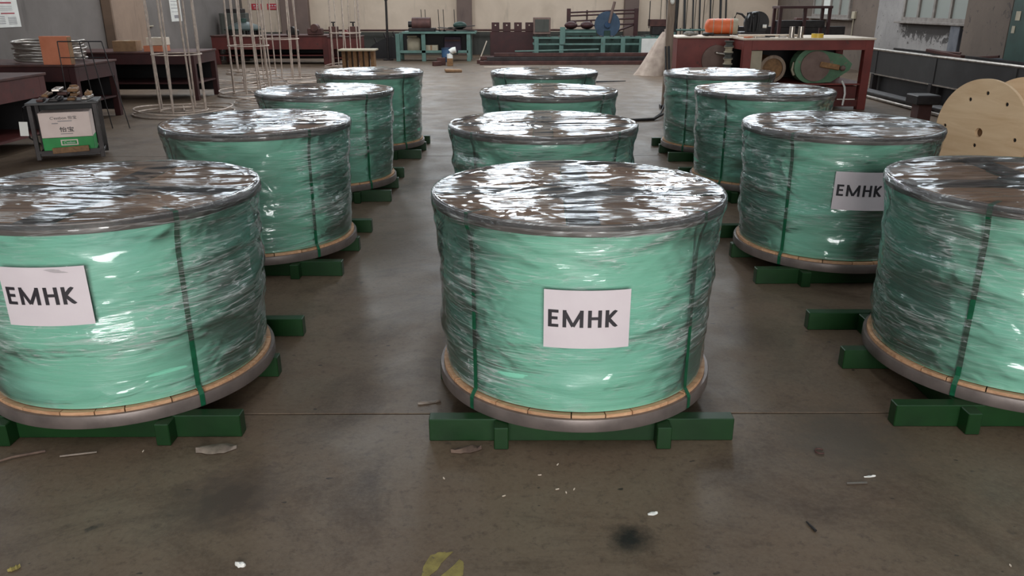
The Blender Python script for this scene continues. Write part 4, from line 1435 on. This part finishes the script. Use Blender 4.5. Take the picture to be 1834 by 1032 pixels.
# ------------------------------------------------------------------ red machines at right
t = thing('red_machine', 'red steel machine cabinet right of the wooden post', 'machine', (3.18, 14.1, 0))
MB().box((0, 0, 0.735), (0.86, 0.9, 0.70), bev=0.01).build('cabinet_body', M['redlit'], t)
MB().box((0, 0, 1.0985), (0.90, 0.98, 0.023), bev=0.004).build('top_plate', M['pale'], t)
MB().box((0, 0.02, 0.2), (0.82, 0.8, 0.38)).build('plinth', M['maroon'], t)
MB().box((0.0, -0.456, 0.43), (0.76, 0.02, 0.03)).build('slot_bar', M['iron'], t)
MB().cyl((0.22, -0.45, 0.74), (0.22, -0.50, 0.74), 0.24, seg=28).build('round_cover', M['dust'], t, smooth=40)
MB().tube([(0.2, -0.50, 0.86), (0.2, -0.56, 0.86), (0.33, -0.57, 0.83)], 0.022, 8).build('handle', M['steel'], t, smooth=50)

t = thing('spool_stack', 'tall stack of grey-green spools between machine and bench', 'spool stack', (3.46, 13.1, 0))
for k in range(5):
    z = 0.62 + k * 0.09
    MB().lathe([(0.0, z), (0.075, z), (0.075, z + 0.012), (0.055, z + 0.02), (0.055, z + 0.068), (0.075, z + 0.076), (0.075, z + 0.088), (0.0, z + 0.088)], 20, closed=False).build('spool', M['cream' if k % 2 else 'dado'], t, smooth=35)
MB().cyl((0, 0, 0), (0, 0, 0.62), 0.07, seg=18).build('stand', M['dado'], t, smooth=40)

b = bench('workbench', 'large red steel bench holding the green belt guard', 3.67, 5.72, 13.0, 14.3, 1.11, 'redlit', 'pale', 0.15, 0.13, shelf=0.40, panel='black')
MB().box((0.0, -0.6, 0.10), (1.8, 0.05, 0.1)).build('lower_rail', M['red'], b)
MB().box((0.62, -0.45, 0.27), (0.5, 0.3, 0.2), bev=0.006).build('drawer', M['red'], b)
MB().box((-0.82, -0.60, 0.72), (0.22, 0.02, 0.40), bev=0.004).build('cream_panel', M['cream'], b)
t = thing('wood_roll', 'round brown wooden roll on the shelf under the red bench', 'roll', (4.22, 13.5, 0.4135))
MB().cyl((0, 0.35, 0.215), (0, -0.27, 0.215), 0.19, seg=32).build('roll_body', M['oldwood'], t, smooth=40)
MB().lathe([(0.165, 0), (0.213, 0), (0.213, 0.04), (0.165, 0.04)], 36, m=Matrix.Translation((0, -0.27, 0.215)) @ Matrix.Rotation(R(90), 4, 'X')).build('end_rim', M['post_wood'], t, smooth=40)
t = thing('belt_guard', 'worn green pulley belt guard with brown lever under the red bench', 'belt guard', (4.98, 13.25, 0.4135))
pts = []
for k in range(15):
    a = R(65 + k * 215 / 14)
    pts.append((-0.18 + 0.27 * math.cos(a), 0.27 + 0.27 * math.sin(a)))
pts += [(0.0, 0.005), (0.16, 0.015), (0.44, 0.20), (0.47, 0.30), (0.30, 0.44)]
pts2 = pts
MB().prism(pts2, -0.02, 0.22, Matrix.Translation((0, 0.05, 0)) @ Matrix.Rotation(R(90), 4, 'X')).build('guard_shell', M['guard'], t)
MB().cyl((-0.12, -0.172, 0.265), (-0.12, -0.20, 0.265), 0.235, seg=32).build('round_cover', M['dust'], t, smooth=40)
MB().box((0.10, -0.215, 0.27), (0.32, 0.03, 0.085), (0, R(10), 0), 0.01).build('lever', M['oldwood'], t)
MB().sphere((0.31, -0.215, 0.235), 0.045).build('lever_knob', M['dust'], t, smooth=60)
MB().tube([(-0.42, -0.1, 0.12), (-0.46, -0.1, 0.2), (-0.44, -0.1, 0.32), (-0.36, -0.1, 0.42)], 0.02, 8).build('pipe', M['cream'], t, smooth=50)
o = MB().tube([(5.28, 12.98, 0.46), (5.33, 12.96, 0.36), (5.34, 12.94, 0.26), (5.32, 12.93, 0.08)], 0.016, 6).build('white_cable', M['white'], None, 60)
tag(o, 'short white cable hanging below the green belt guard', 'cable')

for k, x in enumerate((4.44, 4.58)):
    t = thing(
        'metal_tube', ('left of two short bright tubes standing on the red bench', 'right of two short bright tubes, nearer the yellow roll')[k], 'tube', (x, 13.12, 1.1105), 0, 'bright tubes on the red bench')
    MB().lathe([(0.03, 0), (0.042, 0), (0.042, 0.17), (0.03, 0.17)], 20).build('tube_body', M['steel'], t, smooth=40)
    MB().lathe([(0.0, 0.001), (0.05, 0.001), (0.05, 0.012), (0.0, 0.012)], 20, closed=False).build('base_ring', M['steel'], t)
t = thing('tape_roll', 'yellow tape roll lying on the red bench', 'tape', (4.86, 13.14, 1.1105))
MB().lathe([(0.05, 0), (0.092, 0), (0.092, 0.062), (0.05, 0.062)], 28).build('tape_body', M['yellow'], t, smooth=40)
MB().lathe([(0.044, 0), (0.05, 0), (0.05, 0.062), (0.044, 0.062)], 28).build('core', M['card'], t, smooth=40)
TL = [('bolt', 'steel', 4.26, 'loose bright bolt on the red bench left of the tubes'), ('pliers', 'iron', 4.12, 'dark pliers on the red bench'), ('wrench', 'steel', 3.97, 'bright wrench on the left part of the red bench'),
      ('wood_chip', 'orangebox', 3.76, 'orange offcut on the left end of the red bench')]
for k, (nm, m, x, lab) in enumerate(TL):
    mb = MB()
    if nm == 'bolt':
        mb.cyl((0, 0, 0.018), (0.10, 0, 0.018), 0.012, seg=8).cyl((-0.02, 0, 0.022), (0, 0, 0.022), 0.022, seg=6)
    elif nm == 'pliers':
        mb.tube([(-0.09, 0.03, 0.02), (0, 0.0, 0.02), (0.06, -0.012, 0.02)], 0.012, 6).tube([(-0.09, -0.03, 0.02), (0, 0.0, 0.02), (0.06, 0.012, 0.02)], 0.012, 6)
    elif nm == 'wrench':
        mb.box((0, 0, 0.01), (0.2, 0.025, 0.014), bev=0.003).lathe([(0.014, 0.003), (0.03, 0.003), (0.03, 0.018), (0.014, 0.018)], 12, (0.11, 0, 0)).lathe([(0.014, 0.003), (0.03, 0.003), (0.03, 0.018), (0.014, 0.018)], 12, (-0.11, 0, 0))
    else:
        mb.box((0, 0, 0.012), (0.16, 0.06, 0.022), bev=0.004)
    tag(mb.build(nm, M[m], None, 40, (x, 13.12, 1.1105), (0, 0, R(20 * k - 25))), lab, nm.replace('_', ' '))
o = MB().box((0, 0, 0.02), (0.95, 0.16, 0.035), bev=0.004).build('pale_board', M['pale'], None, None, (4.2, 13.55, 1.1105), (0, 0, R(2)))
tag(o, 'long pale board lying across the back left of the red bench', 'board')

# motors on the red machine
t = thing('orange_motor', 'orange electric motor with beige end cover on the red machine', 'motor', (3.62, 14.05, 1.1105), R(-12))
MB().cyl((-0.26, 0, 0.15), (0.12, 0, 0.15), 0.125, seg=24).build('casing', M['orange'], t, smooth=40)
MB().cyl((0.12, 0, 0.15), (0.20, 0, 0.15), 0.135, 0.12, seg=24).build('end_cover', M['cream'], t, smooth=40)
MB().sphere((-0.27, 0, 0.15), 0.122, (0.6, 1, 1)).build('end_dome', M['orange'], t, smooth=60)
MB().cyl((0.20, 0, 0.15), (0.22, 0, 0.15), 0.02, seg=10).build('shaft', M['iron'], t)
MB().box((-0.07, 0, 0.014), (0.3, 0.2, 0.026), bev=0.004).build('base', M['iron'], t)
for k in range(5):
    MB().lathe([(0.124, -0.006), (0.132, -0.006), (0.132, 0.006), (0.124, 0.006)], 24, m=Matrix.Translation((-0.2 + 0.07 * k, 0, 0.15)) @ Matrix.Rotation(R(90), 4, 'Y')).build('fin', M['orange' if k % 2 else 'cream'], t)
t = thing('black_machine', 'black belt drive with hooked guards right of the orange motor', 'machine', (4.10, 14.18, 1.1105))
MB().cyl((0.08, 0.12, 0.2), (0.08, -0.08, 0.2), 0.19, seg=26).build('pulley', M['black'], t, smooth=40)
MB().box((0, 0.02, 0.03), (0.42, 0.3, 0.06), bev=0.006).build('base', M['iron'], t)
for x in (-0.12, 0.0):
    MB().tube([(x, -0.12, 0.05), (x - 0.02, -0.13, 0.28), (x, -0.13, 0.36), (x + 0.05, -0.13, 0.37), (x + 0.07, -0.13, 0.28), (x + 0.06, -0.12, 0.08)], 0.02, 8).build('hooked_guard', M['black'], t, smooth=50)
MB().tube([(-0.28, 0.1, 0.27), (-0.25, 0.08, 0.36), (-0.17, 0.05, 0.34), (-0.05, 0.0, 0.22)], 0.018, 8).build('cable', M['rubber'], t, smooth=50)
MB().cyl((0.16, -0.10, 0.15), (0.22, -0.12, 0.15), 0.03, seg=10).build('knob', M['white'], t)
o = MB().sphere((0, 0, 0.035), 0.07, (1.5, 1, 0.55)).sphere((0.09, 0.02, 0.03), 0.05, (1.4, 1, 0.55)).build('rag', M['rag'], None, 60, (3.0, 13.95, 1.114))
tag(o, 'crumpled grey rag on the left of the red machine top', 'rag')
o = MB().sphere((0, 0, 0.03), 0.06, (1.4, 1, 0.5)).box((0.07, 0, 0.03), (0.1, 0.05, 0.05), bev=0.01).build('iron_lump', M['iron'], None, 60, (3.28, 13.9, 1.1105))
tag(o, 'dark iron lump beside the grey rag on the red machine', 'scrap')

# maroon shelf frame behind
t = thing('shelf_frame', 'maroon open shelf frame standing behind the red bench', 'shelf', (5.98, 17.2, 0))
for x in (-0.50, 0.0, 0.50):
    for y in (-0.2, 0.2):
        if x == 0 and y > 0:
            continue
        MB().box((x, y, 0.765), (0.06, 0.06, 1.53), bev=0.003).build('upright', M['maroon'], t)
MB().box((0, 0, 1.55), (1.08, 0.5, 0.05), bev=0.004).build('top_board', M['maroon'], t)
MB().box((0, 0.05, 1.22), (0.94, 0.3, 0.14), bev=0.01).build('middle_board', M['iron'], t)
MB().box((0, 0.05, 0.95), (0.94, 0.3, 0.10), bev=0.01).build('lower_board', M['iron'], t)

# ------------------------------------------------------------------ long steel trough at the right
t = thing('steel_trough', 'long grey steel trough on a dark frame along the right wall', 'trough', (7.0, 10.2, 0), R(0.9))
L = 11.2
MB().box((0, 0, 0.58), (0.03, L, 0.42)).build('front_plate', M['trough'], t)
MB().box((0.45, 0, 0.62), (0.03, L, 0.34)).build('rear_plate', M['trough'], t)
MB().box((0.22, 0, 0.385), (0.43, L, 0.03)).build('trough_floor', M['trough'], t)
MB().tube([(-0.01, -L / 2, 0.80), (-0.01, L / 2, 0.80)], 0.026, 10).build('front_rail', M['steel'], t, smooth=60)
MB().box((0.46, 0, 0.80), (0.07, L, 0.03)).build('rear_rail', M['iron'], t)
MB().box((0.10, 0, 0.186), (0.02, L - 0.1, 0.37)).build('back_or_shade_panel', M['black'], t)  # added black sheet, stands in for the shadow beneath the trough
for k in range(6):
    y = -L / 2 + 0.3 + k * (L - 0.6) / 5
    for x in (0.0, 0.42):
        MB().box((x, y, 0.185), (0.10, 0.10, 0.368), bev=0.004).build('leg', M['iron'], t)
    MB().box((-0.022, y, 0.58), (0.012, 0.08, 0.40)).build('rib', M['trough'], t)
MB().box((-0.03, 0, 0.36), (0.02, L, 0.02)).build('lower_edge', M['steel'], t)
for k in range(6):
    o = MB().cyl((0, -2.4, 0), (0, 2.4, 0), 0.035, seg=10).cyl((0, -2.44, 0), (0, -2.4, 0), 0.028, seg=10).build('floor_pipe', M['iron' if k != 2 else 'steel'], None, 40, (6.62 - 0.075 * (k % 3) - 0.0 * k, 12.6 + 0.2 * (k % 2), 0.036 + (0.071 if k > 2 else 0)))
    tag(o, 'dark pipe lying before the steel trough, %s' % ('lower layer, nearest trough', 'lower layer, middle', 'lower layer, outermost bright one', 'upper layer, nearest trough', 'upper layer, middle', 'upper layer, outermost')[k], 'pipe', 'pipes stacked before the trough')
t = thing('scrap_bar', 'short rusty bar lying on the trough below the side window', 'scrap', (7.02, 13.3, 0.826), R(20))
MB().box((0, 0, 0.03), (0.10, 0.7, 0.05), (0.1, 0, 0), 0.006).cyl((0, -0.3, 0.05), (0.05, 0.35, 0.05), 0.015, seg=8).build('bar', M['rust'], t)

t = thing('anvil_stand', 'dark square steel stand between the trough and plywood reel', 'stand', (4.93, 9.65, 0))
MB().box((0, 0, 0.545), (0.28, 0.30, 0.11), bev=0.012).build('block', M['iron'], t)
MB().box((0, 0, 0.26), (0.16, 0.18, 0.46), bev=0.006).build('column', M['rust'], t)
MB().box((0, 0, 0.016), (0.34, 0.34, 0.03), bev=0.004).build('foot', M['iron'], t)

# ------------------------------------------------------------------ plywood reel
def disc_with_holes(r, th, holes):
    cu = bpy.data.curves.new('disc', 'CURVE')
    cu.dimensions = '2D'
    cu.fill_mode = 'BOTH'
    cu.extrude = th / 2
    for (x, y, rr, n) in [(0, 0, r, 96)] + [(a, b, c, 16) for a, b, c in holes]:
        sp = cu.splines.new('POLY')
        sp.points.add(n - 1)
        for k in range(n):
            sp.points[k].co = (x + rr * math.cos(2 * PI * k / n), y + rr * math.sin(2 * PI * k / n), 0, 1)
        sp.use_cyclic_u = True
    to = bpy.data.objects.new('disc', cu)
    COL.objects.link(to)
    dg = bpy.context.evaluated_depsgraph_get()
    dg.update()
    me = bpy.data.meshes.new_from_object(to.evaluated_get(dg))
    bpy.data.objects.remove(to)
    bpy.data.curves.remove(cu)
    me.materials.clear()
    return me


RL = 0.487
# local frame: reel axis along +Z of the discs, turned so that the front flange faces the aisle
t = thing('plywood_reel', 'empty plywood cable reel standing upright at right behind the wrapped drums', 'reel', (4.38, 7.43, 0), R(0))
ax = Vector((0.94, 0.34, 0)).normalized()
zx = Vector((0, 0, 1))
sx_ = zx.cross(-ax).normalized()
base = Matrix((( sx_.x, zx.x, -ax.x, 0), (sx_.y, zx.y, -ax.y, 0), (sx_.z, zx.z, -ax.z, RL), (0, 0, 0, 1)))
hl = [(-0.79, 0.03), (-0.32, 0.59), (0.03, 0.74), (0.47, 0.58), (0.77, -0.03), (-0.04, -0.25), (-0.5, -0.6), (0.5, -0.6), (0, -0.76)]
holes = [(a * RL, b * RL, 0.019) for a, b in hl] + [(0, 0, 0.042)]
fme = disc_with_holes(RL, 0.036, holes)
for off, lab in ((0.0, None), (0.52, None)):
    m_ = Matrix.Translation(ax * off) @ base
    o = link('flange', fme, M['ply'], t)
    o.matrix_local = m_
for a, b in hl[:6]:
    p = MB().lathe([(0.0, -0.012), (0.0185, -0.012), (0.0185, 0.006), (0.0, 0.006)], 10, (a * RL, b * RL, 0), closed=False).build('bolt', M['black'], t)
    p.matrix_local = base
o = MB().lathe([(0.0, 0.03), (0.22, 0.03), (0.22, 0.50), (0.0, 0.50)], 40, closed=False).build('barrel', M['card'], t, smooth=40)
o.matrix_local = Matrix.Translation(ax * 0.53) @ base

# blue tub and green cabinet at the right wall
t = thing('blue_tub', 'blue tub with rusty scrap by the right wall, behind the trough', 'tub', (8.05, 14.0, 0))
MB().lathe([(0.0, 0.02), (0.32, 0.0), (0.36, 0.70), (0.38, 0.72), (0.34, 0.72), (0.30, 0.06), (0.0, 0.06)], 28, closed=False).build('tub_body', M['blue'], t, smooth=40)
MB().box((0, 0, 0.72), (0.5, 0.07, 0.04), (0, R(4), R(30)), 0.005).box((0.05, 0, 0.75), (0.42, 0.06, 0.04), (0, R(-6), R(-50)), 0.005).box((-0.02, 0.05, 0.69), (0.4, 0.4, 0.06), bev=0.02).build('scrap_fill', M['rust'], t)
t = thing('green_cabinet', 'tall dark green switch cabinet at the right wall', 'cabinet', (8.42, 12.9, 0))
MB().box((0.05, 0, 1.1), (0.7, 1.3, 2.2), bev=0.015).build('cabinet_body', M['tealdark'], t)
MB().box((-0.31, 0.0, 1.1), (0.02, 1.16, 2.0), bev=0.004).build('door', M['tealdark'], t)
MB().box((0.05, -0.66, 1.3), (0.1, 0.01, 0.1)).build('plate', M['white'], t)
MB().box((-0.325, 0.42, 1.43), (0.006, 0.12, 0.14)).build('notice', M['cream'], t)
MB().box((-0.325, 0.48, 1.22), (0.006, 0.08, 0.11)).build('notice', M['cream'], t)
MB().box((-0.33, -0.4, 1.1), (0.03, 0.04, 0.16)).build('handle', M['iron'], t)
t = thing('wall_box', 'grey electrical box with conduit right of the side window', 'electrical box', (XR - 0.06, 15.86, 1.33))
MB().box((-0.04, 0, 0.08), (0.08, 0.18, 0.16), bev=0.008).build('box', M['cream'], t)
MB().tube([(-0.03, 0.0, 0.0), (-0.03, 0.0, -0.12), (-0.03, 0.12, -0.17), (-0.03, 0.6, -0.17)], 0.018, 8).build('conduit', M['cream'], t, smooth=50)
t = thing('wall_box', 'small pale electrical box right of the far side window', 'electrical box', (XR, 21.6, 1.25))
MB().box((-0.03, 0, 0.08), (0.06, 0.18, 0.18), bev=0.008).build('box', M['cream'], t)
MB().tube([(-0.03, 0.0, 0.0), (-0.03, 0.0, -0.5)], 0.014, 8).build('conduit', M['cream'], t, smooth=50)

# ------------------------------------------------------------------ floor marks and litter


def ragged(pts, z, mat, name, label, cat, seed):
    rs_ = random.Random(seed)
    out = []
    n = len(pts)
    for i in range(n):
        (x0, y0), (x1, y1) = pts[i], pts[(i + 1) % n]
        for k in range(5):
            f = k / 5
            out.append((x0 + (x1 - x0) * f + rs_.uniform(-1, 1) * 0.004, y0 + (y1 - y0) * f + rs_.uniform(-1, 1) * 0.004))
    o = MB().prism(out, 0.0002, z).build(name, M[mat])
    return tag(o, label, cat)


ragged([(-0.285, 1.90), (-0.262, 2.045), (-0.222, 2.062), (-0.190, 2.058), (-0.262, 1.93)], 0.0012, 'stain_paint', 'paint_patch', 'worn yellow paint patch on the floor at the bottom edge, left half', 'paint mark', 3)
ragged([(-0.245, 1.90), (-0.165, 2.03), (-0.150, 2.0), (-0.158, 1.90)], 0.0012, 'stain_paint', 'paint_patch', 'worn yellow paint patch on the floor at the bottom edge, right half', 'paint mark', 4)


def litter(name, label, cat, x, y, rz, build, mat):
    mb = MB()
    build(mb)
    return tag(mb.build(name, M[mat], None, 50, (x, y, 0.0012), (0, 0, rz)), label, cat)


def crumple(l, wd, h, seed):
    def f(mb):
        rs_ = random.Random(seed)
        n = 7
        rows = []
        for j in range(4):
            for k in range(n):
                pass
        top, bot = [], []
        for k in range(n + 1):
            xx = -l / 2 + l * k / n
            ww = wd / 2 * math.sin(PI * (0.12 + 0.76 * k / n)) * rs_.uniform(0.75, 1.1)
            a = [mb.bm.verts.new((xx, q * ww, (h * rs_.uniform(0.25, 1.0) if abs(q) < 0.9 else 0.002))) for q in (-1, -0.4, 0.3, 1)]
            b_ = [mb.bm.verts.new((xx, q * ww * 0.9, 0.0)) for q in (-1, 1)]
            top.append(a)
            bot.append(b_)
        for k in range(n):
            for q in range(3):
                mb.bm.faces.new((top[k][q], top[k + 1][q], top[k + 1][q + 1], top[k][q + 1]))
            mb.bm.faces.new((bot[k][0], bot[k][1], bot[k + 1][1], bot[k + 1][0]))
            mb.bm.faces.new((top[k][0], bot[k][0], bot[k + 1][0], top[k + 1][0]))
            mb.bm.faces.new((top[k][3], top[k + 1][3], bot[k + 1][1], bot[k][1]))
        for e in (0, n):
            mb.bm.faces.new((bot[e][0], top[e][0], top[e][1], top[e][2], top[e][3], bot[e][1]))
    return f


litter('cardboard_scrap', 'torn brown cardboard scrap on the floor before the middle front drum', 'scrap', -0.18, 2.665, R(14), crumple(0.12, 0.055, 0.016, 1), 'dirtycard')
litter('plastic_scrap', 'crumpled clear-grey plastic scrap on the floor right of the left skid', 'scrap', -1.15, 2.675, R(10), crumple(0.15, 0.08, 0.02, 2), 'dirtyfilm')
litter('white_chip', 'white stone chip on the floor at the lower left', 'chip', -0.84, 2.0, R(-20), crumple(0.035, 0.028, 0.014, 3), 'white')
litter('leaf_scrap', 'greenish dry leaf scrap at the bottom left corner', 'leaf', -1.53, 1.985, R(40), crumple(0.035, 0.025, 0.012, 4), 'stain_paint')
litter('film_scrap', 'thin scrap of clear film on the floor left of the middle front drum', 'scrap', -0.36, 3.05, R(15), crumple(0.10, 0.025, 0.012, 5), 'dirtyfilm')
litter('white_flake', 'white flake on the floor right of the dark oil stain', 'flake', 0.475, 2.255, R(15), crumple(0.035, 0.02, 0.008, 6), 'white')
litter('white_sliver', 'long white sliver on the floor below the right drum', 'sliver', 1.305, 2.475, R(8), crumple(0.045, 0.012, 0.006, 7), 'white')
litter('steel_sliver', 'short dark steel sliver on the floor at lower right', 'sliver', 0.985, 2.18, R(105), lambda mb: mb.cyl((-0.025, 0, 0.005), (0.025, 0, 0.005), 0.005, 0.003, seg=7), 'iron')
litter('wire_bit', 'curled bit of wire on the floor before the right skid', 'wire', 1.185, 2.645, R(30), lambda mb: mb.tube([(0.018 * math.cos(a * 0.6), 0.018 * math.sin(a * 0.6), 0.004) for a in range(9)], 0.003, 6), 'rust')
litter('metal_strip', 'thin metal strip on the floor below the white sliver', 'strip', 1.24, 2.43, R(3), lambda mb: mb.box((0, 0, 0.003), (0.075, 0.006, 0.005)), 'steel')
litter('twig', 'dark twig on the floor before the left front drum', 'twig', -1.90, 2.60, R(35), lambda mb: mb.tube([(-0.12, 0, 0.006), (0, 0.01, 0.008), (0.11, -0.01, 0.006)], 0.005, 6), 'dirtycard')
litter('twig', 'short pale splinter on the floor beside the dark twig', 'splinter', -1.66, 2.63, R(10), lambda mb: mb.tube([(-0.07, 0, 0.005), (0.06, 0.008, 0.005)], 0.004, 6), 'dirtyfilm')
CH = [(0.17, 2.56), (-0.03, 2.36), (-0.25, 2.47), (0.16, 2.40), (0.19, 2.38), (0.22, 2.40), (1.72, 1.96), (-1.43, 2.66), (0.10, 2.49), (1.53, 1.99)]
CW = ['before the middle skid', 'left of the paint patch, near the cardboard', 'just below the brown cardboard scrap', 'leftmost of three near the oil stain', 'middle one of three near the oil stain', 'rightmost of three near the oil stain',
      'at the lower right corner', 'before the left skid', 'alone before the middle drum', 'left of the corner flake']
for k, (x, y) in enumerate(CH):
    litter('paint_chip', 'tiny pale chip on the floor, ' + CW[k], 'chip', x, y, rnd.uniform(0, PI), crumple(0.013, 0.006, 0.004, 20 + k), 'pale')
